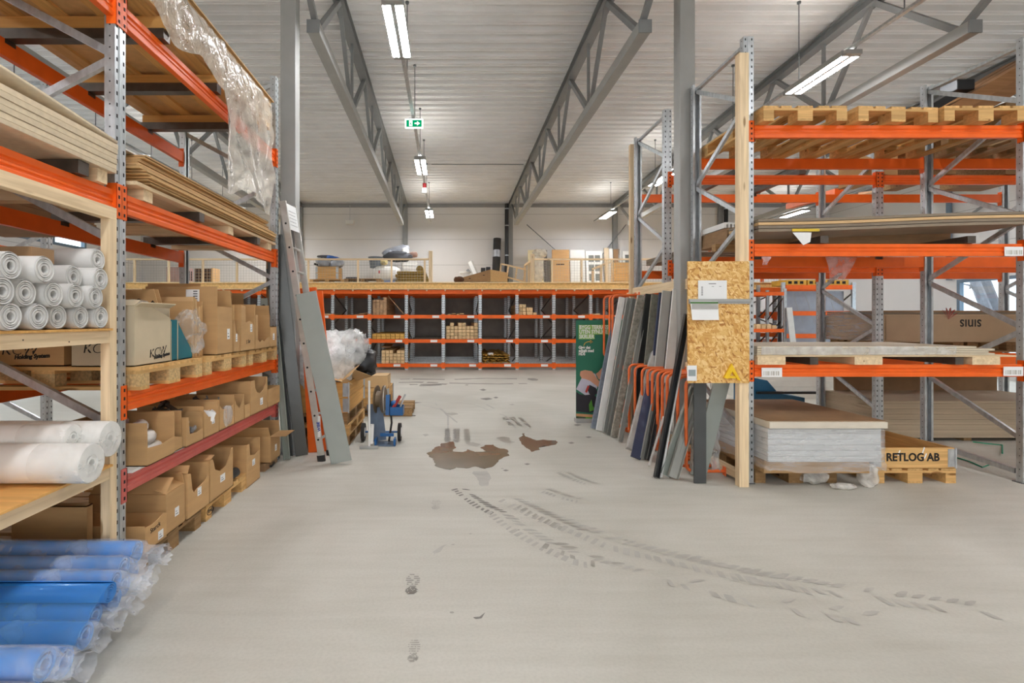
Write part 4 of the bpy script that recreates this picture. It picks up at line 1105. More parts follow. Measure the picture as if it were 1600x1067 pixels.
# ------------------------------------------------------------------ middle level: parts bins on a white shelf board
tag(MB().bx(-3.0,-1.925,3.12,5.78,.667,.683).build('shelf_board', white_m), 'white shelf board on the faded red beam under the parts bins', 'shelf')
B = .684
def pipe_elbow(p, r, R, a0, a1, m, name, label, cat, group=None, n=10, plane='xy'):
    pts = []
    for i in range(n+1):
        a = rad(a0+(a1-a0)*i/n); c, s = math.cos(a)*R, math.sin(a)*R
        pts.append(Vector(p) + (Vector((c, s, 0)) if plane == 'xy' else Vector((0, c, s)) if plane == 'yz' else Vector((c,0,s))))
    mb = MB().tube(pts, [r*.6]+[r]*(n-1)+[r*.6], 12)
    return tag(mb.build(name, m, smooth=True, angle=70), label, cat, group)
carton('front_bin', 'brown parts bin of white foam sleeves nearest the rack post', -2.42, -1.88, 3.2, 3.52, B, B+.27, aisle=[(0,1),(.02,.42),(.5,.37),(.96,.44),(1,1.05)], near=[(0,1),(1,1)], far=[(0,1.06),(1,1.06)])
sleeve = mat('foam_sleeve', (226,222,216), .8, amt=.04)
for i,(dz,dy,dx) in enumerate(((0.045,.19,0),(.125,.15,-.02),(.2,.11,-.05))):
    pipe_elbow((-2.1+dx,3.23+dy,B+.01+dz),.042,.13,-75,60,sleeve,'foam_sleeve','white foam pipe sleeve lying in the parts bin by the post','sleeve','foam sleeves in the parts bin')
pipe_elbow((-2.25,3.36,B+.24),.035,.1,-60,80,mat('pinkish_sleeve',(160,128,118),.8),'foam_sleeve','brownish foam sleeve at the back of the parts bin','sleeve')
carton('plain_bin','narrow plain bin second from rack post on the white shelf', -2.45, -1.9, 3.54, 3.66, B, B+.27, aisle=[(0,1),(.15,.4),(1,.3)])
carton('low_front_bin','low fronted bin of grey clips third from rack post', -2.4, -1.88, 3.68, 3.93, B, B+.215, aisle=[(0,1),(.12,.98),(.2,.4),(.6,.36),(.95,.42),(1,.98)])
carton('papers_bin','bin with white papers spilling over its front', -2.4, -1.88, 3.95, 4.2, B, B+.25, aisle=[(0,.85),(.3,.62),(.6,.58),(.97,.66),(1,1)], sticker=(.6,.42,.05,.035))
carton('bag_bin','bin of dark parts with a crumpled clear bag on its front', -2.4, -1.88, 4.22, 4.5, B, B+.26, aisle=[(0,.8),(.2,.65),(.7,.6),(.97,.7),(1,1)])
carton('curved_bin','bin with a scooped front between the clear bag and the notched box', -2.4, -1.88, 4.52, 4.72, B, B+.235, aisle=[(0,.9),(.15,.7),(.5,.5),(.85,.75),(1,1)])
carton('shallow_bin','shallow bin of black gaskets before the notched box', -2.4, -1.88, 4.74, 4.86, B, B+.13)
carton('notched_box','tall bin with a round notch cut in its front', -2.4, -1.88, 4.88, 5.33, B, B+.33, aisle=[(0,1),(.22,1),(.25,.78),(.36,.62),(.55,.56),(.74,.62),(.9,.78),(.93,1),(1,1)], near=[(0,1),(1,1)], sticker=(.62,.3,.07,.07))
carton('duct_box','half-height box of shiny duct elbows at the end of the white shelf', -2.4, -1.88, 5.36, 5.72, B, B+.19)
shiny = mat('shiny_duct', (196,198,200), .22, .9, .1)
for i in range(3):
    d = thing('duct_elbow','shiny ribbed metal duct elbow in the box at the white shelf end','duct',(-2.0-.14*i,5.5,B+.02),0,'duct elbows')
    pts=[Vector((-2.02-.14*i, 5.43+.13*math.sin(a)+.02, B+.06+.2*math.cos(a)*.9)) for a in [rad(-35+20*k) for k in range(8)]]
    MB().tube(pts,[.062+.006*(k%2) for k in range(8)],14).build('duct', shiny, d, smooth=True, angle=20)
clip_m = mat('grey_clips', (150,150,150), .4, .4, .15)
def heap(n, x, y, z, sx, sy, m, name, label, group, size=(.09,.035,.012)):
    for i in range(n):
        M = Matrix.Translation((x+RND.uniform(-sx,sx), y+RND.uniform(-sy,sy), z+.012*i+RND.uniform(0,.02))) @ Matrix.Rotation(RND.uniform(0,6.3),4,'Z') @ Matrix.Rotation(RND.uniform(-.8,.8),4,'X') @ Matrix.Rotation(RND.uniform(-.5,.5),4,'Y')
        b = MB().box((0,0,0), size, M); b.box((size[0]*.5,0,size[2]),(size[2],size[1],size[1]*.8), M)
        tag(b.build(name, m), label, name.replace('_',' '), group)
heap(9,-2.0,3.82,B+.03,.06,.07,clip_m,'joist_hanger','grey metal bracket heaped in the low fronted bin','grey brackets in the low bin')
heap(12,-2.1,3.82,B+.14,.14,.08,tube_dark,'dark_hanger','dark folded bracket heaped at the back of the low bin','dark brackets in the low bin')
heap(6,-1.98,4.07,B+.12,.06,.07,paper,'paper_leaflet','white leaflet stuffed in the papers bin','leaflets in the papers bin',(.16,.09,.003))
heap(10,-2.05,4.34,B+.12,.12,.08,tube_dark,'dark_clip','dark metal clip sticking up from the bin behind clear bag','dark clips in the bag bin')
heap(6,-2.05,4.62,B+.1,.1,.05,black_rubber,'rubber_plug','black cap in the bin with a scooped front','black caps in the scooped bin',(.05,.05,.03))
tag(MB().blob((-1.885,4.37,B+.1),(.05,.17,.17),16,10,.8,.2,10,2,ridge=True).build('clear_bag', film_m, smooth=True),'crumpled clear bag hanging over the front of a parts bin','bag')
for i in range(3):
    tag(MB().tube([Vector((-1.95-.12*i,4.8+.04*math.cos(a),B+.12+.045*math.sin(a))) for a in [k*PI/8 for k in range(16)]],.012,6,closed=True).build('rubber_gasket', black_rubber, smooth=True),'round black gasket standing in the shallow bin','gasket','black gaskets in the shallow bin')
    tag(MB().cyl((-2.0-.1*i,5.0+.1*i,B+.17),(-1.98-.1*i,5.06+.1*i,B+.26),.045,12).build('rubber_plug', black_plastic),'black round cap inside the notched box','cap','black caps inside the notched box')

# ------------------------------------------------------------------ floor level
Gd = .146
carton('handwritten_bin','low brown bin with handwriting and a sticker on the floor pallet by the post', -2.42, -1.885, 3.19, 3.43, Gd, Gd+.165, aisle=[(0,.96),(.3,.92),(.6,.96),(.85,1.05),(1,1.0)], sticker=(.7,.3,.06,.055), text=('Starck', .045, .45, .72, 5, 'hand'))
carton('big_carton','plain carton with an open top flap behind the handwritten bin', -2.42, -1.9, 3.45, 3.7, Gd, Gd+.275, flaps=[('aisle',.08,-70),('near',.13,-50),('far',.09,-20)], sticker=(.55,.42,.055,.06))
carton('stepped_bin','brown bin with a stepped low front on the floor pallet', -2.42, -1.89, 3.72, 4.05, Gd, Gd+.335, aisle=[(0,1),(.13,.97),(.2,.6),(.28,.5),(.4,.55),(.85,.62),(.97,.72),(1,1)], flaps=[('near',.06,-30)], sticker=(.52,.46,.06,.06))
carton('scooped_box','tall brown box with a round scoop cut in its front on the floor pallet', -2.42, -1.89, 4.07, 4.5, Gd, Gd+.335, aisle=[(0,1),(.1,1),(.14,.92),(.2,.72),(.42,.6),(.68,.64),(.88,.86),(.92,1),(1,1)], near=[(0,1),(1,1)], flaps=[('near',.08,-75)], sticker=(.52,.4,.09,.06))
tag(MB().tube([(-1.97,4.58,.2),(-1.96,4.72,.2)],.045,14).build('black_pipe', black_plastic, smooth=True),'short black pipe lying on the stamped pallet','pipe')
carton('notch_front_box','brown box with a notched front at the end of the stamped pallet', -2.5, -1.91, 4.86, 5.2, .0, .41, near=[(0,1),(1,1)], aisle=[(0,1),(.2,1),(.25,.72),(.6,.66),(.95,.7),(1,1)], sticker=(.5,.5,.07,.06))
tag(MB().bx(-2.5,-1.93,5.4,5.79,.0,.075).build('flat_carton', brownsheet),'flat dark carton on floor under the box with spread flaps','cardboard')
carton('flapped_box','brown floor box with its flaps spread toward the aisle beside the trims', -2.35, -1.89, 5.45, 5.76, .077, .36, near=[(0,1),(1,1)], flaps=[('aisle',.17,88),('near',.12,28),('far',.12,-10)], sticker=(.55,.45,.055,.07))
tag(MB().tube([F(415,728)+Vector((.08*math.cos(a)*(1+.2*(k%3)), .1*math.sin(a), .012+.004*(k%4))) for k,a in enumerate([k*.7 for k in range(30)])],.008,6).build('black_cable', black_rubber, smooth=True),'tangle of black cable on floor by the box with spread flaps','cable')
carton('deep_carton','big dark carton on floor behind the pale shelf post', -2.66, -2.2, 3.12, 3.17, Gd, Gd+.32, closed=True)
carton('low_carton','small open carton on floor in front of the big dark one', -2.45, -2.1, 2.99, 3.1, .0, .2, near=[(0,.8),(.4,1),(1,1)])

# ------------------------------------------------------------------ wooden roll shelf in front of the rack
rs = thing('roll_shelf','pale timber shelf for rolls built in front of the rack','shelf',(-2.45,1.8,0))
for yy in (2.93,.45):
    MB().bx(-1.968,-1.915,yy-.03,yy+.03,0,2.175).build('post', pine('z'), rs)
    MB().bx(-3.02,-2.93,yy-.023,yy+.047,0,2.175).build('post', pine('z'), rs)
MB().bx(-1.968,-1.915,.4,2.96,2.176,2.245).build('header', pine('y'), rs)
for (zz, nm) in ((1.47,'upper'),(.70,'lower')):
    for xx in (-1.968,-3.0): MB().bx(xx,xx+.052,.482,2.898,zz,zz+.07).build('shelf_rail', pine('y'), rs)
    MB().bx(-3.0,-1.9,.475,2.905,zz+.071,zz+.083).build('shelf_panel', plywood('x'), rs)
nl = MB()
for k in range(7): yy=.9+.28*k; nl.cyl((-1.9095,yy,1.49+.02*(k%2)),(-1.908,yy,1.49+.02*(k%2)),.004,6)
nl.build('nail_heads', tube_dark, rs)
def spiral_end(r0, r1, turns, n=26):
    return [(r0+(r1-r0)*t/(turns*n), 2*PI*t/n) for t in range(turns*n+1)]
roll_src = None
def foam_roll(y, z, xe, label, group=None, r=.062, L=1.0, rot=0.0):
    """rolled grey-white underlay, end facing the aisle; the wound layers show as rings"""
    global roll_src
    t = thing('foam_roll', label, 'roll', (xe, y, z), 0, group, rot=(rot,0,0))
    k = r/.062
    if roll_src is None:
        a = MB(); prof=[(-L,.012),(-L,.062),(-.004,.062),(0,.060)]
        rr = .060; i = 0
        while rr > .024:
            prof += [(.003*(i%2)+.0, rr), (-.012, rr-.0015), (-.012, rr-.003), (.003*((i+1)%2), rr-.0045)]; rr -= .0095; i += 1
        prof += [(0,.0185),(-.25,.018)]
        roll_src = [a.lathe((0,0,0),(1,0,0),prof,28).build('wound_layers', roll_w, t, local=True, smooth=True, angle=50)]
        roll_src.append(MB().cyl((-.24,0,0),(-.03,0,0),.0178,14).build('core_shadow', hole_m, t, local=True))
    else:
        for s in roll_src:
            o = s.copy(); C.objects.link(o); o.parent = t
    if abs(k-1) > .01:
        for ch in t.children: ch.scale = (1,k,k)
    return t
Z0 = 1.554
ROW1=[2.06,2.21,2.37,2.51,2.66,2.80]; ROW2=[2.15,2.30,2.445,2.585,2.73]; ROW3=[2.2,2.36,2.64,2.77]
for i,y in enumerate(ROW1): foam_roll(y, Z0+.062, -1.9+RND.uniform(-.02,.02), 'grey-white foam roll in the lowest layer on the pale shelf', 'lowest layer of foam rolls', rot=RND.uniform(0,6))
for i,y in enumerate(ROW2): foam_roll(y, Z0+.062+.106, -1.89+RND.uniform(-.04,.02), 'grey-white foam roll in the middle layer on the pale shelf', 'middle layer of foam rolls', rot=RND.uniform(0,6))
for i,(y,l) in enumerate(zip(ROW3,('grey-white foam roll on the top layer farthest from the shelf post','grey-white foam roll on the top layer second farthest from the shelf post','grey-white foam roll on the top layer second from the shelf post','grey-white foam roll on the top layer touching the shelf post'))):
    foam_roll(y, Z0+.062+.205+.012*(i<2), -1.88-.05*(i==2)+.02*(i==1), l, None, rot=RND.uniform(0,6))
foam_roll(2.82, Z0+.062+.315, -1.93, 'shaded foam roll lying high up against the shelf post', None)
tag(MB().bx(-2.9,-2.0,2.46,2.6,Z0+.33,Z0+.4).build('long_carton', brownsheet), 'long brown carton lying on top of the foam rolls', 'carton')
def wrapped_roll(y, z, xe, r, L, label, m=white_m, tail=.05):
    t = thing('wrapped_roll', label, 'roll', (xe, y, z))
    MB().lathe((xe-L,y,z),(1,0,0),[(0,.02),(0,r),(L*.5,r*1.01),(L-.01,r),(L,r*.97),(L,r*.45),(L-.01,r*.4),(L-.01,r*.36),(L,r*.33),(L,r*.22),(L-.06,r*.2)],28).build('roll', m, t, smooth=True, angle=40)
    g = MB(); n=28; prof=[(-.25,r*1.02),(-.05,r*1.025),(.0,r*1.0),(.012,r*.7),(.018,r*.35),(tail*.6,r*.1),(tail,r*.22)]
    v=[];f=[]
    for k,(dx,rr) in enumerate(prof):
        for i in range(n):
            a=2*PI*i/n; w=1+ (.06*noise.noise(Vector((i*.9,k*1.3,y*7))) if k>1 else 0)
            v.append((xe+dx+(.01*noise.noise(Vector((i*.7,k,3))) if k>1 else 0), y+rr*w*math.cos(a), z+rr*w*math.sin(a)))
    for k in range(len(prof)-1):
        for i in range(n): f.append((k*n+i,k*n+(i+1)%n,(k+1)*n+(i+1)%n,(k+1)*n+i))
    g.add(v,f).build('film_wrap', film_clear, t, smooth=True, angle=60)
    return t
wrapped_roll(2.56,.786+.099,-1.78,.097,1.15,'film wrapped white roll nearest in front on the lower pale shelf')
wrapped_roll(2.80,.786+.165,-1.845,.096,1.15,'film wrapped white roll against the shelf post on the lower shelf')
wrapped_roll(2.665,.786+.205,-1.95,.066,1.0,'thinner film wrapped white roll lying between the two thick ones')
wrapped_roll(2.795,.786+.035,-2.0,.033,.95,'thin roll at the bottom under the wrapped roll by the post')

# ------------------------------------------------------------------ boards on the second level
for i,(y,l) in enumerate(((1.0,'pale timber spacer under raw boards farther from post'),(2.86,'pale timber spacer under raw boards next to the rack post'))):
    tag(MB().bx(-3.05,-1.93,y-.04,y+.04,2.367,2.44).build('timber_spacer', pine('x')), l, 'timber')
zb = 2.441; names=['lowest','second','third','fourth','fifth','sixth']
for i in range(6):
    th=.028 if i else .022
    o = MB().bx(-3.08,-1.9-RND.uniform(0,.012),.4,2.965-RND.uniform(0,.02),zb,zb+th).build('raw_board', mdf, bevel=.002)
    tag(o,names[i]+' thick raw board in the stack beside the rack post','board'); zb += th+.0012
def lifted(u, v):
    x = -3.05+1.15*u; y=.4+2.55*v
    lift = .075*max(0,(u-.35)/.65)**1.5*math.sin(PI*min(1,v*1.0)**.9)
    return Vector((x-.004, y, zb+.012+lift))
tag(MB().grid(lifted,10,16).build('raw_board', mdf, solid=.018, smooth=True), 'topmost warped raw board lifting off the stack by the post', 'board')
for i,y in enumerate((3.33,4.6,5.6)):
    tag(MB().bx(-3.0,-1.95,y-.05,y+.05,2.367,2.437).build('timber_spacer', pine('x')), ['pale timber spacer under thin sheets nearest the rack post','pale timber spacer under the middle of thin sheets','pale timber spacer under thin sheets at ladder end'][i],'timber')
tag(MB().bx(-3.0,-1.93,3.17,5.74,2.4385,2.462).build('base_board', pine('y')), 'pale base board under the fanned stack of thin sheets', 'board')
zb=2.463
for i in range(15):
    x1=-1.96+.055*math.sin(i*.42)+.012*(i%2); y0=3.2+.02*abs(i-6)+.012*(i%2); th=.0105
    def sh(u,v,x1=x1,y0=y0,zb=zb):
        x=-3.0+(x1+3.0)*u; y=y0+(5.70-y0+.05*math.sin(i))*v
        return Vector((x,y,zb+.006+.0*u))
    m=MB().bx(-3.0+RND.uniform(0,.03),x1,y0,5.68+.04*math.sin(i*1.3),zb,zb+th)
    tag(m.build('thin_sheet', hdf),'thin brown sheet in the fanned stack on the second level','sheet','fanned stack of thin brown sheets'); zb+=th+.0045
tag(MB().bx(-2.98,-2.06,3.18,4.2,zb,zb+.01).build('white_sheet', white_m),'white-faced sheet lying on top of the fanned stack','sheet')

# ------------------------------------------------------------------ film wrapped boards on the top level
def top_load(y0,y1,tag_,ys):
    for i,y in enumerate(ys):
        tag(MB().bx(-3.08,-1.93 if i else -1.9,y-.05,y+.05,3.579,3.665).build('cross_timber', plywood('x')), ['first','second','third'][i]+' cross timber under the '+tag_,'timber')
    for i,x in enumerate((-2.95,-2.65,-2.33,-2.04)):
        tag(MB().bx(x-.05,x+.05,y0+.02,y1-.02,3.666,3.69).build('long_batten', wood('batten_brown',(222,178,112),'y')), ['rearmost','third','second','frontmost'][i]+' long batten under the '+tag_,'batten')
    z=3.691
    for i in range(5):
        th=.062
        tag(MB().bx(-3.1,-1.955-.006*(i%2),y0,y1+.01*(i%3),z,z+th).build('wrapped_board', hdf), names[i]+' board from below in the '+tag_,'board'); z+=th+.002
    return z
zt=top_load(3.16,5.64,'film draped load',(3.53,4.36,5.21))
zt2=top_load(.45,2.94,'load nearest the viewer',(.85,1.7,2.7))
tag(MB().bx(-3.1,-1.93,3.3,5.68,zt,zt+.012).build('cover_board', hdf),'brown cover board on top of film draped load','board')
def drape(u,v):
    y=3.12+2.36*v
    z_top=zt+.03; tail=max(0,min(1,(v-.485)/.04))*(1 if v<.97 else .6)
    zlow=3.56-.79*tail*(1-.12*math.sin(v*19))+.05*math.sin(v*23)
    if u<.18: # lies on top of the load
        x=-1.945+.02*u/.18; z=zt-.03-.06*u/.18
    else:
        w=(u-.18)/.82; z=zt-.09+(zlow-zt+.09)*w; x=-1.925+.045*math.sin(w*PI)*(1-tail)+.02*tail*math.sin(w*7)
    p=Vector((x,y,z)); n=noise.noise(Vector((y*3.4+z*1.2,z*1.9,1.0))); n2=noise.noise(Vector((y*8,z*5,4.0)))
    k=1.0 if u>.18 else .3
    return p+Vector((abs(n)*.085*k+n2*.012*k+(.025 if u>.18 else 0), n2*.03, n2*.02))
tag(MB().grid(drape,46,64).build('plastic_cover', film_milky, smooth=True, angle=180),'milky plastic cover draped over the top load with tail hanging down','film')
def drape2(u,v):
    y=.5+2.45*v; x=-3.05+1.13*u; e=max(0,u-.9)/.1
    n=noise.noise(Vector((x*4,y*4,2.)))
    if u<.9: return Vector((x,y,3.672+.0*n-.0)) if False else Vector((x-.02,y,zt2+.02+.02*abs(n)))
    return Vector((-1.93+.03*abs(n),y,zt2+.02-.33*e+.02*n))
tag(MB().grid(drape2,30,34).build('plastic_cover', film_milky, smooth=True, angle=180),'milky plastic cover on the load nearest the viewer at top','film')
# ---------------------------------------------------------------- loads on the rack behind
for i,(y0,y1,z0,h,m,l) in enumerate(((3.3,5.4,1.166,.5,mdf,'pale boards piled on the rack standing behind the box rack'),(.6,2.7,1.166,.35,cardb,'brown cartons load on rack behind the roll shelf'),(3.4,5.2,2.44,.3,brownsheet,'brown sheet pile high on the rack behind'))):
    n=5
    for k in range(n):
        tag(MB().bx(-4.5,-3.55,y0,y1-.03*k,z0+h*k/n,z0+h*(k+1)/n-.003).build('stacked_board', m), l+', layer '+['at the bottom','second up','in the middle','fourth up','on top'][k],'board')
# ================================================================== blue rolls on the floor in front of the roll shelf
tag_p = pallet('d', (-2.32, 2.27, 0), PI/2, 'weathered pallet under the pile of blue rolls')
def blue_roll(y, z, xe, r, L, label, wrap=True, open_end=False, tail=.12, seed=1.0):
    t = thing('blue_roll', label, 'roll', (xe, y, z))
    if open_end:
        # loosely wound spiral, seen end on
        pts=[]; n=70
        for i in range(n+1):
            a=2*PI*3.2*i/n; rr=r*(.35+.65*i/n); pts.append((math.cos(a)*rr, math.sin(a)*rr))
        v=[];f=[]
        for (a,b) in pts: v+=[(xe-L,y+a,z+b),(xe,y+a,z+b)]
        for i in range(n): f.append((2*i,2*i+1,2*i+3,2*i+2))
        MB().add(v,f).build('wound_sheet', blue_m, t, smooth=True, angle=180, solid=.004)
        return t
    MB().lathe((xe-L,y,z),(1,0,0),[(0,.005),(0,r),(L*.3,r*1.01),(L*.7,r*.985),(L,r*.97),(L,r*.75),(L-.02,r*.72),(L-.02,r*.66),(L,r*.6),(L,r*.4),(L-.08,r*.36),(L-.08,.005)],24).build('sheet_roll', blue_m, t, smooth=True, angle=40)
    if wrap:
        n=30; prof=[(-L,1.06),(-L*.6,1.1),(-L*.3,1.08),(-.12,1.12),(-.02,1.1),(.02,.95),(.05,.7),(tail*.7,.75),(tail,.95)]
        v=[];f=[]
        for k,(dx,rr) in enumerate(prof):
            for i in range(n):
                a=2*PI*i/n; w=1+.10*noise.noise(Vector((math.cos(a)*2,math.sin(a)*2+k*.8,seed*7)))*(1+ (k>4)*2.2)
                sag=-.25*r*(k>5)*(k-5)*.4
                v.append((xe+dx+(.025*noise.noise(Vector((i*.8,k,seed))) if k>4 else 0), y+r*rr*w*math.cos(a), max(.012,z+r*rr*w*math.sin(a)+sag)))
        for k in range(len(prof)-1):
            for i in range(n): f.append((k*n+i,k*n+(i+1)%n,(k+1)*n+(i+1)%n,(k+1)*n+i))
        MB().add(v,f).build('film_wrap', film_blue, t, smooth=True, angle=70)
    return t
film_blue = film('bluish_clear_film', (240,244,250), alpha=.24, contrast=.16, scale=9)
# lower layer, then upper layer
zl = .146+.062
blue_roll(2.83, zl, -1.74, .055, 1.3, 'wrapped blue roll at the bottom of the pile against the shelf post', seed=1)
blue_roll(2.69, zl, -1.70, .055, 1.3, 'wrapped blue roll at the bottom of the pile second from the post', seed=2)
blue_roll(2.55, zl, -1.66, .055, 1.3, 'wrapped blue roll at the bottom of the pile third from the post', seed=3)
blue_roll(2.41, zl, -1.66, .052, 1.3, 'bottom blue roll under the unrolled blue sheet', seed=4)
blue_roll(2.26, zl, -1.6, .055, 1.3, 'bottom blue roll nearest the unrolled sheet lower edge', seed=5, tail=.08)
blue_roll(2.08, zl, -1.56, .058, 1.3, 'wrapped blue roll at the bottom closest to the viewer', seed=6, tail=.1)
blue_roll(2.80, zl+.125, -1.70, .058, 1.3, 'topmost wrapped blue roll along the far side of the pile', seed=7, tail=.16)
blue_roll(2.655, zl+.112, -1.68, .052, 1.3, 'wrapped blue roll in the upper layer next to the topmost one', seed=8, tail=.13)
blue_roll(2.53, zl+.108, -1.64, .045, 1.3, 'wrapped blue roll with a crumpled end beside the loose spiral roll', seed=9, tail=.14)
sp_roll = blue_roll(2.425, zl+.102, -1.60, .047, 1.3, 'unwrapped blue roll with open spiral end and loose sheet hanging down', open_end=True)
def loose(u, v):
    x = -2.9+1.3*u
    pth=[(2.40,.355),(2.36,.352),(2.29,.325),(2.22,.29),(2.16,.285),(2.11,.272),(2.07,.225),(2.05,.18)]
    k=v*(len(pth)-1); i=min(int(k),len(pth)-2); w=k-i
    y=pth[i][0]*(1-w)+pth[i+1][0]*w; z=pth[i][1]*(1-w)+pth[i+1][1]*w
    xe=x+.09*v*u
    return Vector((xe,y,z+.004*noise.noise(Vector((x*5,v*6,0)))))
m=MB().grid(loose,24,22)
def blue_film_mat():
    mm,n,L,out=nt('blue_translucent_sheet')
    tr=n.new('ShaderNodeBsdfTransparent'); tr.inputs[0].default_value=(.7,.86,1,1); b=n.new('ShaderNodeBsdfPrincipled'); b.inputs['Base Color'].default_value=lin((90,160,222)); b.inputs['Roughness'].default_value=.2
    mx=n.new('ShaderNodeMixShader'); mx.inputs[0].default_value=.34; L.new(tr.outputs[0],mx.inputs[1]); L.new(b.outputs[0],mx.inputs[2]); L.new(mx.outputs[0],out.inputs[0]); return mm
m.build('loose_sheet', blue_film_mat(), sp_roll, smooth=True, angle=180)
blue_roll(1.93, .30, -1.52, .058, 1.2, 'wrapped blue roll lying on the loose blue sheet nearest the viewer', seed=11, tail=.08)
blue_roll(1.82, .25, -1.52, .05, 1.2, 'smaller wrapped blue roll in the very corner beside the white sack', seed=13, tail=.07)
tag(MB().blob((-1.80,1.82,.12),(.42,.2,.32),20,14,.8,.12,7,5).build('white_sack', mat('white_sack',(232,230,222),.7), smooth=True), 'white sack at the near edge of the blue roll pile', 'sack')

# ================================================================== trims, ladder and beams leaning on the end of the box rack
def lean(name, label, cat, base, top, w, th, m, wdir=(0,1,0), group=None, bevel=.002, prof=None):
    """long piece from base to top; w measured along wdir"""
    b=Vector(base); t=Vector(top); y=(t-b).normalized(); x=Vector(wdir); x=(x-y*x.dot(y)).normalized(); z=x.cross(y); L=(t-b).length
    M=Matrix(((x.x,y.x,z.x,b.x),(x.y,y.y,z.y,b.y),(x.z,y.z,z.z,b.z),(0,0,0,1)))
    mb=MB()
    if prof: # profile polygon (x,z) swept along the length
        mb.prism(prof,0,L,M @ Matrix(((1,0,0,0),(0,0,1,0),(0,1,0,0),(0,0,0,1))))
    else: mb.bx(-w/2,w/2,0,L,-th/2,th/2,M)
    lo=min(p.z for p in mb.v); mb.v=[p-Vector((0,0,lo-.001)) for p in mb.v]
    return tag(mb.build(name,m,bevel=bevel),label,cat,group)
sage = mat('sage_grey_trim',(150,156,146),.4,amt=.05,rnd=.05); sage_l = mat('pale_sage_trim',(160,167,161),.38,amt=.04,rnd=.03); dkgrey=mat('charcoal_trim',(72,74,74),.4,amt=.1,rnd=.1); midgrey=mat('mid_grey_trim',(116,117,112),.42,amt=.06,rnd=.06)
U=lambda w,h,t:[(-w/2,0),(w/2,0),(w/2,h),(w/2-t,h),(w/2-t,t),(-w/2+t,t),(-w/2+t,h),(-w/2,h)]
lean('fascia_board','wide pale sage fascia board leaning in front of the ladder','fascia board',(-1.18,5.68,0),(-1.58,5.70,1.88),.225,.03,sage_l,(1,0,0))
lean('fascia_strip','folded sage trim directly behind the wide pale fascia board','trim',(-1.268,5.725,0),(-1.648,5.735,1.86),.07,.05,sage,(1,0,0),prof=U(.07,.03,.006))
lean('edge_strip','narrow sage trim leaning at the rack end beside the orange beams','trim',(-1.84,5.87,0),(-2.03,5.93,1.95),.07,.04,sage,(1,0,0),prof=U(.07,.04,.006))
lean('edge_strip','long dark trim leaning behind the narrow sage trim','trim',(-1.86,6.0,0),(-2.09,6.05,2.2),.1,.04,dkgrey,(1,0,0),prof=U(.1,.03,.006))
lean('edge_strip','shiny grey trim leaning closest to the rack end post','trim',(-1.98,5.93,0),(-2.06,5.94,2.3),.06,.03,midgrey,(1,0,0))
lean('edge_strip','dull sage trim standing at the very end of rack post','trim',(-2.08,5.9,0),(-2.12,5.91,1.85),.08,.02,sage,(1,0,0))
lean('glossy_board','tall grey glossy panel leaning between the trims and ladder','panel',(-1.72,6.02,0),(-2.03,6.06,2.6),.14,.02,mat('glossy_grey',(78,77,72),.25,.2,.05),(1,.2,0))
for i,(bx_,tx_,yy,zz) in enumerate(((-1.63,-1.74,6.2,1.98),(-1.5,-1.66,6.24,1.99),(-1.44,-1.6,6.3,1.95))):
    lean('rack_crossbar',['orange spare rack beam standing upright nearest the dark panel','orange spare rack beam standing upright behind the ladder stile','orange spare rack beam standing upright beside the fascia board'][i],'beam',(bx_,yy,0),(tx_,yy,zz),.11,.045,orange,(1,0,0))
lad = thing('ladder','aluminium ladder with a paper notice leaning on the rack end column','ladder',(-1.42,5.86,0))
alu=mat('aluminium',(196,194,188),.3,.7,.08,12)
lb=Vector((-1.43,5.80,0)); lt=Vector((-1.875,5.81,2.95)); off=Vector((.04,.26,0))
ax=(lt-lb).normalized()
for s in (0,1):
    p=lb+off*s; q=lt+off*s
    MB().bar(p+Vector((0,0,.03)),q,.028,.075,up=(1,0,0)).build('stile',alu,lad,bevel=.003)
    MB().bar(p,p+ax*.07,.034,.085,up=(1,0,0)).build('foot',black_rubber,lad)
for k in range(10):
    p=lb+ax*(.25+.275*k)
    MB().cyl(p,p+off,.016,10).build('rung',alu,lad,smooth=True)
    MB().cyl(p+Vector((0,-.0165,0)),p+Vector((0,-.0145,0)),.012,10).build('rung_hole',hole_m,lad)
p=lb+ax*2.66
sg=MB(); q0=p+Vector((.03,-.01,0)); q1=q0+off+Vector((0,.02,0)); up=ax*.3
sg.add([q0,q1,q1+up,q0+up,q0+Vector((.004,0,0)),q1+Vector((.004,0,0)),q1+up+Vector((.004,0,0)),q0+up+Vector((.004,0,0))],[(0,1,2,3),(7,6,5,4),(0,4,5,1),(1,5,6,2),(2,6,7,3),(3,7,4,0)])
sg.build('notice',paper,lad)
ni=MB()
for k in range(5):
    a=q0+off*.15+ax*(.06+.04*k)+Vector((.0055,0,0)); b=q0+off*(.85-.1*(k%2))+ax*(.06+.04*k)+Vector((.0055,0,0))
    ni.bar(a,b,.004,.001)
ni.build('notice_print',grey_ink,lad)
wb=lb+ax*.28
MB().bx(wb.x+.0,wb.x+.03,wb.y-.0155,wb.y-.0145,wb.z,wb.z+.24).build('blue_white_label',paper,lad)
text_part('WIBE',.045,Matrix.Translation(wb+Vector((.012,-.0165,.12))) @ face_M((0,0,0),'-y',rad(99)),mat('blue_ink',(30,70,160),.6),lad,'label_lettering',bold=.002)

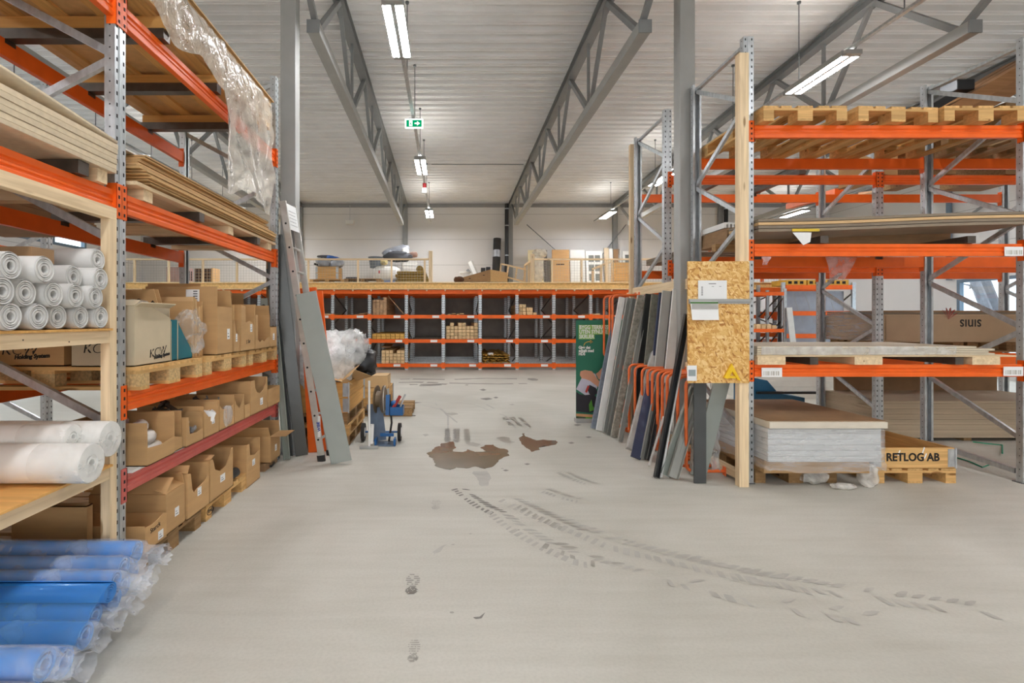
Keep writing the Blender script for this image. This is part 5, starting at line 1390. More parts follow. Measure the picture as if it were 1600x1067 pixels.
# ================================================================== stacked pallets with collars and the heap of film
for k in range(3):
    pallet('d' if k!=1 else 'a',(-1.66+.02*(k%2),7.02,.1445*k),PI/2,['bottom pallet of the stack behind the fascia board','middle pallet of the stack behind the fascia board','top pallet of the stack under the wooden collars'][k])
crate('pallet_collars','two wooden pallet collars holding the heap of white film','-' and -2.06,-1.25,6.42,7.62,.4345,.82,2,cat='crate',W=plywood)
hp = thing('film_heap','big heap of crumpled clear white film bulging out of the wooden collars','film',(-1.65,7.0,.7))
MB().blob((-1.70,6.95,1.02),(.95,1.2,.86),34,24,.8,.15,5.5,4.2,flat=-.3,ridge=True).build('milky_mass',film('white_film',(246,246,244),alpha=.75,contrast=.22,scale=9),hp,smooth=True,angle=70)
MB().blob((-1.72,7.0,1.0),(.8,1.0,.7),24,16,.85,.12,4,1.2,flat=-.28).build('inner_mass',mat('white_foam_sheet',(235,232,226),.8,amt=.05),hp,smooth=True)
MB().blob((-1.30,6.9,1.2),(.42,.6,.5),24,16,.8,.28,8,9,ridge=True).build('clear_tuft',film_m,hp,smooth=True,angle=70)
MB().blob((-1.15,6.95,1.02),(.34,.45,.36),20,14,.8,.3,10,6,ridge=True).build('black_film_tuft',black_plastic,hp,smooth=True,angle=70)
for i,(pp,sz,rz,rx,ry) in enumerate((((-1.38,6.5,.86),(.3,.22,.004),.7,.35,.3),((-1.28,6.55,.9),(.26,.3,.004),-.6,.5,-.5),((-1.2,6.75,.87),(.3,.26,.004),.9,-.3,.35),((-1.5,6.46,.84),(.2,.24,.004),.2,.6,.1),((-1.45,6.52,1.0),(.26,.2,.004),1.1,.8,.3))):
    tag(MB().box((0,0,0),sz,M_at(pp,rz,rx,ry)).build('cardboard_scrap',cardb_light),['folded pale cardboard scrap at the front corner of collars','angled pale cardboard scrap beside the black film','pale cardboard scrap sticking over the aisle side of collars','small cardboard scrap at the front edge of the collars','cardboard scrap half buried high in the film heap'][i],'cardboard')

# floor squeegee
sq = thing('floor_squeegee','white long handled floor squeegee standing beside the pallet stack','squeegee',(-.97,6.38,0))
p=F(577,701)
MB().tube([(p.x,p.y,.03),(p.x-.01,p.y+.05,.84)],.014,10).build('handle',white_m,sq,smooth=True)
MB().bx(p.x-.12,p.x+.11,p.y-.02,p.y+.02,.0,.035).build('blade_holder',steel_light,sq,bevel=.006)
MB().cyl((p.x+.025,p.y+.02,.06),(p.x+.035,p.y+.02,.3),.022,12).build('grip_sleeve',white_m,sq,smooth=True)
# strapping trolley
tq=thing('strapping_trolley','blue strapping trolley with a round reel, toolbox and two wheels','trolley',(-.79,6.7,0))
tb=mat('trolley_blue',(28,92,150),.4,.1,.08,6); tb2=mat('scuffed_blue',(92,106,124),.5,.3,.2,8)
c=Vector((-.80,6.72,0))
MB().bx(c.x-.075,c.x+.1,c.y-.12,c.y-.10,.1,.14).build('axle_bar',tb,tq); MB().cyl((c.x-.32,c.y+.06,.12),(c.x+.18,c.y+.06,.12),.012,8).build('axle',tb,tq)
for s,x in ((-1,c.x-.32),(1,c.x+.16)):
    w=MB().cyl((x-.02,c.y+.06,.12),(x+.02,c.y+.06,.12),.118,20).build('wheel',black_rubber,tq,smooth=True)
    MB().cyl((x-.024,c.y+.06,.12),(x+.024,c.y+.06,.12),.06,14).build('wheel_hub',paper,w,smooth=True)
MB().bar((c.x-.1,c.y-.06,.03),(c.x-.17,c.y+.02,.5),.2,.02,up=(0,1,0)).build('back_plate',tb2,tq)
MB().bx(c.x-.12,c.x+.12,c.y-.24,c.y-.02,.0,.02).build('foot_plate',tb2,tq); 
for s in (-1,1): MB().bx(c.x+s*.12-.012,c.x+s*.12+.012,c.y-.24,c.y-.1,.0,.09).build('foot_lip',tb,tq)
MB().tube([(c.x+.03,c.y-.05,.02),(c.x+.06,c.y,.25),(c.x+.03,c.y+.02,.62)],.014,8).build('upright_tube',black_plastic,tq,smooth=True)
MB().bar((c.x+.01,c.y-.04,.36),(c.x+.01,c.y+.0,.62),.05,.03,up=(0,1,0)).build('head_bracket',tb,tq)
MB().lathe((c.x-.14,c.y+.02,.56),(1,-.15,0),[(0,.02),(0,.18),(.012,.18),(.012,.11),(.05,.10),(.09,.10),(.09,.18),(.1,.18),(.1,.02)],26).build('strap_reel',mat('reel_brown',(120,100,74),.5,.1,.2),tq,smooth=True,angle=40)
MB().tube([Vector((c.x-.03,c.y+.0+.175*math.cos(a),.56+.175*math.sin(a))) for a in [2*PI*k/24 for k in range(24)]],.008,6,closed=True).build('reel_rim',alu,tq,smooth=True)
bxm=MB().bx(c.x+.05,c.x+.22,c.y-.14,c.y+.08,.37,.375)
for (a,b2,cc,d) in ((c.x+.05,c.x+.055,c.y-.14,c.y+.08),(c.x+.215,c.x+.22,c.y-.14,c.y+.08),(c.x+.05,c.x+.22,c.y-.14,c.y-.135),(c.x+.05,c.x+.22,c.y+.075,c.y+.08)): bxm.bx(a,b2,cc,d,.37,.48)
bxm.build('toolbox',tb,tq)
MB().bar((c.x+.08,c.y-.08,.44),(c.x+.17,c.y+.02,.6),.03,.03).build('tensioner',mat('tool_red',(170,60,56),.5),tq); MB().bar((c.x+.17,c.y-.05,.45),(c.x+.24,c.y-.02,.63),.02,.02).build('tool_lever',galv,tq)
MB().blob((c.x+.1,c.y,.5),(.1,.1,.09),10,8,.8,.2,9,1).build('tool_body',tb,tq,smooth=True)
# small stack beyond the trolley
pallet('d',(-1.2,8.9,0),0,'low weathered pallet on the floor beyond the strapping trolley')
crate('low_crate','low wooden crate on the floor beyond the strapping trolley',-1.55,-1.0,8.6,9.3,.146,.46,2)
carton('aisle_box','pale cardboard box on the crate beyond the trolley',-1.45,-1.02,8.62,9.1,.462,.66,m=cardb_light,closed=True)
bf=F(640,650)
tag(MB().bar((bf.x-.35,bf.y,.006),(bf.x+.1,bf.y,.006),.02,.01).build('metal_strip',tube_dark),'thin dark metal strip lying on the floor by the trolley','strip')
# rack of grey panels far behind the trims
for i in range(4):
    lean('grey_board',['dull grey panel leaning deepest behind the orange beams','dull grey panel second from deepest behind the beams','grey panel leaning just behind orange beams','narrow grey panel leaning beside the column base'][i],'panel',(-1.95+.1*i,6.5+.03*i,0),(-2.2+.1*i,6.54+.03*i,1.9-.1*i),.09,.015,dkgrey,(1,0,0))

# ================================================================== floor marks (stains, wheel tracks, boot prints) as parts of the floor
wet = mat('wet_concrete',(108,102,90),.12,amt=.10,scale=3,rnd=0,spec=.6); damp = mat('damp_concrete',(160,156,146),.4,amt=.12,scale=8,rnd=0); faint = mat('faint_track',(177,174,166),.55,amt=.1,scale=8,rnd=0); rubber_mark=mat('rubber_mark',(130,125,118),.55,amt=.2,scale=4,rnd=0)
def patch(pts, m, name, jag=.0, seed=0, z=.0012, sub=6):
    P2=[F(*p) for p in pts]; out=[]; r=random.Random(seed)
    n=len(P2)
    for i in range(n):
        a,b=P2[i],P2[(i+1)%n]
        for k in range(sub):
            p=a.lerp(b,k/sub); d=(b-a); nrm=Vector((-d.y,d.x,0)).normalized() if d.length>1e-6 else Vector()
            out.append(p+nrm*((noise.noise(p*4+Vector((seed,0,0)))+.4*noise.noise(p*11+Vector((0,seed,0))))*jag*.8))
    mb=MB(); mb.add([(p.x,p.y,z) for p in out],[tuple(range(len(out)))[::-1]])
    o=mb.build(name,m,floor,local=True)
    me=o.data
    if me.polygons[0].normal.z<0: me.flip_normals()
    return o
patch([(672,712),(678,702),(692,697),(690,693),(706,690),(712,696),(711,704),(722,706),(730,702),(742,706),(757,705),(750,700),(758,696),(772,694),(781,701),(794,703),(788,708),(795,712),(780,720),(766,728),(758,733),(744,730),(728,732),(712,730),(700,735),(686,730),(676,722)],wet,'wet_patch',.10,1)
patch([(814,678),(820,677),(826,684),(838,688),(846,686),(856,687),(870,688),(868,695),(858,697),(848,696),(846,703),(832,706),(820,700),(812,688)],wet,'wet_patch',.08,2)
patch([(777,684),(788,681),(796,684),(794,688),(804,690),(800,692),(786,691)],damp,'damp_patch',.05,3)
patch([(728,692),(740,690),(750,694),(746,698),(734,696)],damp,'damp_patch',.05,4)
patch([(740,737),(760,736),(768,748),(756,760),(746,752)],faint,'damp_patch',.06,5)
patch([(694,646),(706,644),(716,647),(706,649)],damp,'damp_patch',.05,6); patch([(659,679),(668,677),(672,680),(664,682)],damp,'damp_patch',.04,7)
patch([(750,623),(764,621),(770,623),(760,625)],rubber_mark,'skid_mark',.06,8); patch([(628,630),(652,628),(660,629),(640,632)],rubber_mark,'skid_mark',.08,9)
for (x,y,s) in ((824,725,5),(790,735,5),(785,732,3),(755,609,6),(775,621,5),(893,692,5),(920,683,5),(706,1017-60,3),(735,834,4),(708,851,4),(978,844,4),(810,828,4),(800,632,4),(902,664,6)):
    patch([(x-s,y),(x,y-s*.28),(x+s,y),(x,y+s*.3)],damp if s<5 else rubber_mark,'damp_spot',.02,x,sub=3)
# dark tyre sweeps in front of the timber rack
def sweep(path, w, m, name, seed, z=.001):
    pts=[F(*p) for p in path]; dense=[]
    for i in range(len(pts)-1):
        for k in range(12): dense.append(pts[i].lerp(pts[i+1],k/12))
    v=[];f=[];r=random.Random(seed); c=0
    for i,p in enumerate(dense[:-1]):
        d=(dense[i+1]-p); 
        if d.length<1e-6: continue
        nn=Vector((-d.y,d.x,0)).normalized(); ww=w*(.35+.65*abs(noise.noise(p*1.7+Vector((seed,0,0)))))
        v+=[p-nn*ww+Vector((0,0,z)),p+nn*ww+Vector((0,0,z))]
    n=len(v)//2
    for i in range(n-1):
        if noise.noise(Vector((i*.23,seed*3.1,0)))>-.18: f.append((2*i,2*i+1,2*i+3,2*i+2))
    if f:
        o=MB().add(v,f).build(name,m,floor,local=True)
        if o.data.polygons[0].normal.z<0: o.data.flip_normals()
for i,path in enumerate(([(580,594),(640,592),(700,593),(760,591),(824,592)],[(585,598),(650,597),(720,599),(780,600),(832,599)],[(640,601),(690,600),(740,602)],[(590,602),(640,603),(700,601)],[(830,591),(836,595),(830,599)])):
    sweep(path,.17,rubber_mark,'tyre_sweep',i+1)
for i,path in enumerate(([(625,625),(680,630),(700,650),(700,700)],[(660,622),(740,632),(790,650),(815,680)],[(640,628),(690,640),(720,665)],[(760,632),(785,645),(798,645)])):
    sweep(path,.035,faint,'tyre_sweep',i+11)
# lugged fork-lift tracks: two rows of tread blocks each
def track(path, m, name, half, seed, gap=.095, skip=.12, z=.0016, fade=0):
    pts=[F(*p) for p in path]; d=[0]
    for i in range(1,len(pts)): d.append(d[-1]+(pts[i]-pts[i-1]).length)
    def at(s):
        for i in range(1,len(pts)):
            if s<=d[i]: return pts[i-1].lerp(pts[i],(s-d[i-1])/(d[i]-d[i-1])),(pts[i]-pts[i-1]).normalized()
        return pts[-1],(pts[-1]-pts[-2]).normalized()
    r=random.Random(seed); mb=MB(); s=0
    while s<d[-1]:
        p,t=at(s); n=Vector((-t.y,t.x,0))
        for side in (-1,1):
            if r.random()<skip+fade*s/d[-1]: continue
            c=p+n*side*half+t*(gap*.5 if side>0 else 0); L=gap*r.uniform(.16,.3); W=half*r.uniform(.45,.8); sk=t*gap*.22*side
            q=[c-t*L-n*W-sk,c+t*L*.5-n*W*.9-sk,c+t*L*.9-n*W*.1,c+t*L+n*W+sk,c-t*L*.3+n*W*.9+sk,c-t*L*.9+n*W*.2]
            mb.add([(a.x,a.y,z) for a in q],[(0,1,2,3,4,5)])
        s+=gap*.72
    for q_ in mb.v: q_.z = z+seed*.00012
    o=mb.build(name,m,floor,local=True)
    return o
track([(718,764),(735,778),(757,792),(775,800)],rubber_mark,'tyre_track',.05,1,.075,.05)
track([(775,800),(800,820),(850,850),(900,872),(985,895)],faint,'tyre_track',.06,2,.09,.1,fade=.2)
track([(795,780),(840,802),(900,826),(960,850),(1050,872),(1150,895),(1260,915)],faint,'tyre_track',.075,3,.10,.06)
track([(820,790),(850,806),(905,832)],damp,'tyre_track',.06,4,.10,.15)
track([(860,850),(900,866),(960,885)],damp,'tyre_track',.055,5,.10,.3)
track([(1030,868),(1100,885),(1200,905),(1330,925),(1480,945),(1590,960)],faint,'tyre_track',.06,6,.11,.25,fade=.3)
track([(1050,905),(1150,930),(1250,950),(1350,965)],faint,'tyre_track',.06,7,.11,.3,fade=.3)
track([(705,670),(706,680),(706,690)],rubber_mark,'tyre_track',.06,8,.05,.05); track([(722,670),(722,690)],damp,'tyre_track',.07,9,.05,.05)
track([(793,652),(806,665)],damp,'tyre_track',.06,10,.08,.05); track([(806,652),(820,666)],damp,'tyre_track',.06,12,.08,.05)
track([(880,738),(900,748),(920,755)],faint,'tyre_track',.05,13,.06,.1); track([(850,765),(880,776),(905,782)],faint,'tyre_track',.05,14,.06,.2)
def bootprint(px,py,s,m,seed):
    c=F(px,py); r=random.Random(seed); mb=MB()
    for (dy,w,h) in ((.07,.085,.10),(-.05,.07,.05)):
        for i in range(9):
            for k in range(7):
                x=(i-4)/4.5*w/2*1.0; y=dy+(k-3)/3.2*h*.75
                if (x/(w/2))**2+((y-dy)/(h*.8))**2>1 or r.random()<.25: continue
                g=.0055; mb.add([(c.x+s*(x-g),c.y+s*(y-g),.0014),(c.x+s*(x+g),c.y+s*(y-g*.4),.0014),(c.x+s*(x+g*.6),c.y+s*(y+g),.0014),(c.x+s*(x-g),c.y+s*(y+g*.7),.0014)],[(0,1,2,3)])
    mb.build('boot_print',m,floor,local=True)
bootprint(644,916,1.0,rubber_mark,1); bootprint(681,790,1.0,damp,2); bootprint(646,1021,.7,damp,3)
patch([(740,965),(750,964),(758,957),(752,966),(744,967)],rubber_mark,'skid_mark',.01,20)
patch([(672,862),(690,852),(700,850),(690,862),(678,868)],faint,'damp_patch',.03,21)
# ================================================================== loads on the rack with empty pallets
TP = 3.507
pallet('a',(3.42,5.5,TP),PI/2,'dull empty pallet on top level nearest the front post of the right rack')
pal_y = make_pallet('euro_pallet','bright empty pallet on the top level, second from the front post',(4.30,5.52,TP),PI/2+.05,stamp=False)
pallet('a',(5.15,5.5,TP),PI/2+.0,'bright empty pallet on the top level, third from the front post')
pallet('d',(6.2,5.5,TP),PI/2,'weathered empty pallet on top level past the second post')
pallet('d',(7.1,5.5,TP),PI/2,'weathered empty pallet on top level, outermost along the rack')
for k,(x,l) in enumerate(((3.43,'empty pallet on the rack behind, over the brown stack'),(4.35,'empty pallet on the rack behind, in its middle bay'),(5.1,'empty pallet on the rack behind beside the post'))):
    pass
dt = thing('timber_pile','pile of long brown beams wrapped on the rack behind the pallets','timber',(7.0,7.2,3.51))
for i in range(3):
    for k in range(2):
        MB().bar((6.05,6.8+.3*i,3.85+.17*k),(8.2,6.8+.3*i,5.1+.17*k),.27,.15).build('beam', wood('dark_beam',(164,120,80),'x'), dt)
MB().bx(7.3,7.9,6.7,7.6,3.51,4.45).build('support_block', pallet_d('x'), dt)
MB().bx(6.45,6.65,6.7,7.6,3.51,3.96).build('support_block', pallet_d('x'), dt)
tag(MB().bar((6.15,6.8,4.27),(6.65,6.82,4.56),.25,.1).build('black_tool_case',black_plastic,bevel=.01),'black tool case lying on the pile of brown beams','case')
tag(MB().bx(6.72,6.95,6.75,7.0,4.64,4.78).build('black_case',black_plastic,bevel=.01),'small black box beside the tool case on the brown beams','box')
bc=carton('taped_carton','brown taped carton at the end of brown beam pile behind pallets',5.72,5.93,6.75,7.5,3.51,4.0,closed=True)

# second level: long thin boards, slightly sagging
zb=2.42
def sagboard(y0,y1,z,th,x0,x1,sag,m,label,name='long_board',rise=0.0):
    def fn(u,v): 
        x=x0+(x1-x0)*u; return Vector((x,y0+(y1-y0)*v,z+th/2+rise*u-sag*math.sin(PI*u*2)))
    return tag(MB().grid(fn,20,1).build(name,m,solid=th),label,'board')
bd=mat('dull_board',(140,124,104),.6,amt=.08,rnd=.15)
for i in range(4):
    sagboard(4.93,5.45,zb+.03+.032*i,.026,2.99,5.6,.006,bd if i!=2 else cardb_light,['lowest','second','third','topmost'][i]+' long thin board sagging across the second level of pallet rack',rise=.075)
tg=thing('paper_tag','white paper tag with yellow strip hanging from the long thin boards','tag',(3.38,4.92,2.38))
MB().add([P(1238,363,4.915),P(1268,363,4.915),P(1266,378,4.915),P(1255,383,4.915)],[(0,1,2,3)]).build('paper',paper,tg,solid=.001); MB().bx(3.3,3.56,4.905,4.912,2.45,2.475).build('yellow_strip',mat('yellow_tape',(222,190,50),.5),tg)
nm5=['lowest','second','third','fourth','fifth','topmost']
for i in range(5):
    tag(MB().bx(2.99+.004*i,5.4,5.5,6.12,2.425+.034*i,2.457+.034*i).build('brown_board',brownsheet),nm5[i]+' brown board in rear stack behind the notice panel','board')
gr=thing('white_grate','white plastic grate lying on the brown boards behind the notice panel','grate',(3.2,5.8,2.6))
gx0,gx1=3.0,3.36
MB().bx(gx0,gx1,5.55,6.05,2.64,2.66).build('top_plate',white_m,gr)
for k in range(9): MB().bx(gx0+.04*k,gx0+.02+.04*k,5.55,6.05,2.6,2.64).build('bar',white_m,gr)
for i,x in enumerate((3.2,4.6)): tag(MB().bx(x-.3,x+.3,5.55,5.63,2.347,2.423).build('timber_spacer',pallet_d('x')),['dark timber spacer under the brown rear boards by the notice panel','dark timber spacer under the brown rear boards mid bay'][i],'timber')
pf=film('pinkish_film',(245,225,225),alpha=.35,contrast=.2)
def tongue(name,label,pxs,Y):
    p=[P(a,b,Y) for a,b in pxs]
    def fn(u,v):
        a=p[0].lerp(p[3],v); b=p[1].lerp(p[2],v); q=a.lerp(b,u); return q+Vector((0,-.02*math.sin(u*7+v*5)*v-.012,.01*noise.noise(q*9)))
    return tag(MB().grid(fn,14,14).build(name,pf,smooth=True,angle=180),label,'film')
tongue('film_tongue','wide tongue of clear film hanging below the second level boards',[(1288,400),(1338,402),(1319,440),(1298,438)],5.9)
tongue('film_tongue','small tip of clear film hanging by the front post of second level',[(1188,400),(1204,402),(1199,413),(1192,413)],4.93)

# first level: thin pale boards on battens
pb=mat('pale_board',(205,192,168),.5,amt=.06,rnd=.08)
for i,x in enumerate((3.22,4.16,5.3)):
    tag(MB().bx(x-.22,x+.05,4.96,6.08,1.167,1.243).build('batten',pine('y')),['pale batten under the thin boards nearest the front post','pale batten under the middle of the thin boards','pale batten under the far end of the thin boards'][i],'batten')
tag(MB().bx(3.0,5.52,4.97,6.05,1.244,1.256).build('pale_board',pine('x')),'lowest widest pale board on the first level of the pallet rack','board')
for i in range(4):
    tag(MB().bx(3.02,5.34-.06*(i%2)-.12*(i==3),5.0,6.0,1.258+.022*i,1.277+.022*i).build('pale_board',pb),['second','third','fourth','topmost'][i]+' pale board in the thin stack on the first level of pallet rack','board')
tag(MB().grid(lambda u,v: Vector((3.05+1.9*u,4.985-.015*abs(noise.noise(Vector((u*20,v*3,1)))),1.262+.08*v+.01*noise.noise(Vector((u*14,v*4,3))))),50,5).build('stretch_film',film_m,smooth=True,angle=180),'torn stretch film along the front of thin pale boards','film')
# tag plates on the beams
for (x,z,l) in ((3.16,1.09,'white bar code plate on the first level beam next to the front post'),(5.52,1.1,'white bar code plate on the first level beam next to the second post'),(5.53,2.27,'white bar code plate on the second level beam next to the second post')):
    t=thing('location_label',l,'label',(x,4.99,z-.05)); MB().bx(x-.1,x+.1,4.9945,4.9975,z-.045,z+.045).build('plate',paper,t)
    mm=MB()
    for k in range(9): mm.bx(x-.08+.017*k,x-.074+.017*k+.004*(k%3),4.9935,4.9945,z-.03,z+.012)
    mm.build('bar_code',mat('pale_print',(186,182,172),.8),t)

# floor: wrapped slab stack on pallets
pallet('d',(3.42,5.63,0),PI/2,'dark pallet under the wrapped grey slabs beside the front post')
slab_m=mat('grey_slab',(196,198,198),.5,amt=.04,rnd=.04)
zb=.27
tag(MB().bx(3.0,4.0,4.86,6.0,.146,.268).build('pallet_skid',pallet_d('x')),'dark skid under the wrapped grey slabs','pallet')
for i in range(6):
    tag(MB().bx(3.0,4.06,4.8,6.02,zb,zb+.052).build('packed_panel_board',slab_m,bevel=.002),nm5[i]+' grey slab in the film wrapped stack on floor','slab'); zb+=.0535
tag(MB().bx(2.99,4.09,4.76,6.1,zb,zb+.06).build('cover_board',mat('cover_board',(214,204,186),.6,amt=.05),bevel=.003),'thick pale cover board on top of the wrapped slabs','board')
tag(MB().bx(3.0,4.1,4.8,6.1,zb+.061,zb+.066).build('cover_sheet',brownsheet),'thin brownish sheet covering the pale cover board','sheet')
wf=film('stretch_film_white',(250,250,250),alpha=.24,contrast=.14,scale=4,stretch=(1,1,7))
def wrapf(u,v):
    # runs round the near end: side, front, side
    pth=[(2.995,5.9),(2.995,4.785),(4.075,4.785),(4.075,5.9)]
    s=u*3; i=min(int(s),2); w=s-i
    x=pth[i][0]*(1-w)+pth[i+1][0]*w; y=pth[i][1]*(1-w)+pth[i+1][1]*w
    z=.2+.38*v
    n=noise.noise(Vector((x*1.5+y*2,z*14+x*2.0,2)))
    o=.008+.012*abs(n)+(.05*abs(noise.noise(Vector((x*6,y*6,1)))) if v<.15 else 0)
    if i==0: x-=o
    elif i==1: y-=o
    else: x+=o
    return Vector((x,y,z-.06*(v<.05)*abs(noise.noise(Vector((x*5,y*3,7))))))
tag(MB().grid(wrapf,90,22).build('stretch_wrap',wf,smooth=True,angle=180),'stretch film wound round the grey slab stack','film')
for i,(px,py,s,sd) in enumerate(((1272,741,(.22,.12,.14),3),(1356,744,(.16,.1,.2),5),(1318,742,(.2,.08,.05),8))):
    p=F(px,756+i*4); tag(MB().blob((p.x,p.y,s[2]/2+.003),s,20,14,.8,.35,12,sd,flat=-s[2]/2,ridge=True).build('film_scrap',film('scrap_film',(240,236,228),alpha=.55,contrast=.3),smooth=True,angle=60),['torn film clump on floor in front of the dark pallet','torn film clump on the floor beside lettered collar','small shred of film on floor between two clumps'][i],'film')
# lettered collar on its pallet
pallet('a',(4.58,5.62,0),PI/2,'pallet under the lettered wooden collar on floor')
cl=crate('pallet_collar','wooden pallet collar with black stencilled lettering and steel corner hinge',4.185,4.98,5.03,6.2,.1455,.345,1)
text_part('RETLOG AB',.108,face_M((4.565,5.0285,.25),'-y'),ink,cl,'stencilled_lettering',bold=.0035,sx=.92)
for (x,z,h) in ((4.42,.27,.05),(4.66,.29,.06),(4.68,.24,.05)): MB().bar((x,5.029,z),(x+.02,5.029,z+h),.012,.001,up=(0,1,0)).build('paint_scratch',paper,cl)
gs=[F(1495,716),F(1515,722),F(1535,731),F(1546,727),F(1556,722)]
tag(MB().tube([p+Vector((0,0,.008)) for p in gs],.008,6).build('green_strap',mat('green_strap',(30,140,105),.5),smooth=True),'green packing strap lying on floor past the lettered collar','strap')
gs=[F(1520,694),F(1545,697),F(1566,699),F(1566,712)]
tag(MB().tube([p+Vector((0,0,.03)) for p in gs],.008,6).build('green_strap',mat('green_strap',(30,140,105),.5),smooth=True),'green packing strap by the plasterboard stack base','strap')
lean_rail=tag(MB().bar((5.66,5.1,.1),(5.66,6.0,.16),.04,.05).build('metal_rail',galv),'metal rail along floor between the rack posts','rail')

# ------------------------------------------------------------------ rack row behind: plasterboard stack and wrapped board pile
gyp=mat('plasterboard',(186,168,142),.75,amt=.05,rnd=.06,scale=2)
for i in range(14):
    tag(MB().bx(5.72+.006*(i%3),8.35,6.74+.006*(i%2),7.78,.05+.0345*i,.083+.0345*i).build('plasterboard',gyp),'plasterboard sheet in the low stack on the floor of the rack behind','sheet','low stack of plasterboard')
for k in range(3): tag(MB().bx(5.9+k*.95,6.0+k*.95,6.8,7.75,0,.049).build('timber_spacer',pallet_d('y')),['dark spacer under the near end of plasterboard stack','dark spacer under the middle of plasterboard stack','dark spacer under the far end of plasterboard stack'][k],'timber')
tag(MB().bx(5.85,8.3,7.74,7.77,.536,.86).build('brown_sheet',brownsheet),'brown sheet standing on edge at rear of the plasterboard stack','sheet')
pallet('d',(6.35,7.3,1.167),0,'dark pallet under the wrapped board pile by the double post'); pallet('d',(7.6,7.3,1.167),0,'dark pallet under the wrapped board pile farther from double post')
wb_m=mat('wrapped_boards',(176,150,118),.6,amt=.05,rnd=.04)
for i in range(7):
    o=tag(MB().bx(5.72,8.3,6.72,7.76,1.313+.052*i,1.363+.052*i).build('packed_board',wb_m),'packed board in the wrapped pile on the rack behind','board','wrapped pile of packed boards')
pl=thing('printed_wrap','printed wrapper side with upside down lettering and flower on packed boards','wrapper',(6.9,6.71,1.33))
MB().bx(5.74,8.28,6.712,6.716,1.33,1.66).build('wrapper',mat('wrapper_brown',(166,138,106),.4,amt=.05),pl)
text_part('s\u0131n\u0131s',.2,face_M((6.85,6.711,1.545),'-y',PI),ink,pl,'printed_lettering',sx=.85,bold=.002)
fl_=MB(); q=face_M((6.56,6.711,1.62),'-y',PI)
for k in range(6):
    a=rad(30+24*k); fl_.prism([(0,.01),(math.cos(a)*.12-.012*math.sin(a),-(math.sin(a)*.12)),(math.cos(a)*.15,-(math.sin(a)*.15)),(math.cos(a)*.11+.014*math.sin(a),-math.sin(a)*.13)],0,.0008,q)
fl_.build('flower_print',mat('dull_red_print',(140,70,60),.8),pl)
tag(MB().grid(lambda u,v: Vector((5.70-.02*abs(noise.noise(Vector((u*9,v*7,2)))),6.75+1.0*u,1.32+.4*v)),30,16).build('stretch_wrap',wf,smooth=True,angle=180),'stretch film on the end of packed boards behind','film')
for i in range(2): tag(MB().bx(5.73,8.3,6.74,7.74,1.68+.024*i,1.70+.024*i).build('top_sheet',brownsheet if i else bd),['thin dull sheet on top of the packed boards','upper thin brown sheet on top of packed boards'][i],'sheet')
for i in range(3): tag(MB().bx(3.0,5.4,6.75,7.75,2.42+.03*i,2.445+.03*i).build('rear_board',bd),['lowest','middle','topmost'][i]+' dull board on the second level of the rack behind','board')
ob=tag(MB().bar((6.0,7.85,3.57),(6.6,9.9,3.8),.12,.1).build('rack_crossbar',orange),'orange spare beam lying askew high on the rack behind','beam'); 
wbm=tag(MB().bar((6.35,7.8,3.54),(8.1,9.7,3.97),.16,.03).build('pale_plank',pine('y')),'pale plank lying askew high on the rack behind','plank')
for o in (ob,wbm): o.location.z+=0

# ================================================================== trim holder: wood frame with orange hoops, and the notice panel
hold=thing('trim_holder','pale timber frame with orange steel hoops holding upright trims along the right rack','holder',(2.8,6.3,0))
MB().bx(2.79,2.88,4.9,4.975,0,4.16).build('stud',pine('z'),hold)
MB().bx(2.80,2.87,7.86,7.93,0,4.3).build('stud',pine('z'),hold)
for (z,w) in ((1.97,.12),(1.0,.1),(.04,.09)): MB().bx(2.83,2.875,4.98,7.855,z,z+w).build('rail',pine('y'),hold)
orange_t=mat('orange_tube',(235,112,52),.4,rnd=.02)
def hoop(y,zl,zh,x0=2.437,x1=2.83,r=.0165,name='hoop'):
    rr=.07; pts=[(x1,y,zh)]
    for k in range(5): a=rad(90+22.5*k); pts.append((x0+rr+math.cos(a)*rr,y,zh-rr+math.sin(a)*rr))
    for k in range(5): a=rad(180+22.5*k); pts.append((x0+rr+math.cos(a)*rr,y,zl+rr+math.sin(a)*rr))
    pts.append((x1,y,zl))
    h=MB().tube(pts,r,10).build(name,orange_t,hold,smooth=True,angle=60)
    for z in (zl,zh): MB().bx(x1-.004,x1+.002,y-.03,y+.03,z-.045,z+.045).build('mounting_plate',orange_t,h)
for y in (5.24,5.43,5.69,5.82,5.95,6.11,6.25,6.43,6.67,6.89,7.1,7.3): hoop(y,.055,1.0)
for y in (7.58,7.72,8.0): hoop(y,1.02,1.97) if y<7.86 else hoop(y,1.02,1.97)
MB().bx(2.83,2.875,7.935,8.1,1.0,1.1).bx(2.83,2.875,7.935,8.1,1.9,2.03).build('rail_stub',pine('y'),hold)
npn=thing('notice_board','chipboard notice panel with papers and a yellow triangle on the timber stud','panel',(2.58,4.88,1.0))
MB().bx(2.286,2.872,4.878,4.896,1.0,2.16).build('board',OSB,npn)
MB().bx(2.29,2.88,4.855,4.877,1.775,1.8).bx(2.29,2.88,4.868,4.877,1.755,1.775).build('holder_rail',steel_light,npn)
q=P(1091,438,4.87); q2=P(1136,467,4.87)
pp=MB().bx(q.x,q2.x,4.872,4.874,q2.z,q.z).build('notice_paper',paper,npn)
mm=MB()
for k in range(5): mm.bx(q.x+.03,q.x+.045,4.8705,4.872,q.z-.07-.018*k,q.z-.06-.018*k)
mm.bx(q.x+.1,q.x+.17,4.8705,4.872,q.z-.035,q.z-.028)
mm.bx(q.x+.13,q.x+.15,4.8705,4.872,q.z-.06,q.z-.056).bx(q.x+.2,q.x+.22,4.8705,4.872,q.z-.06,q.z-.056).build('print',grey_ink,pp)
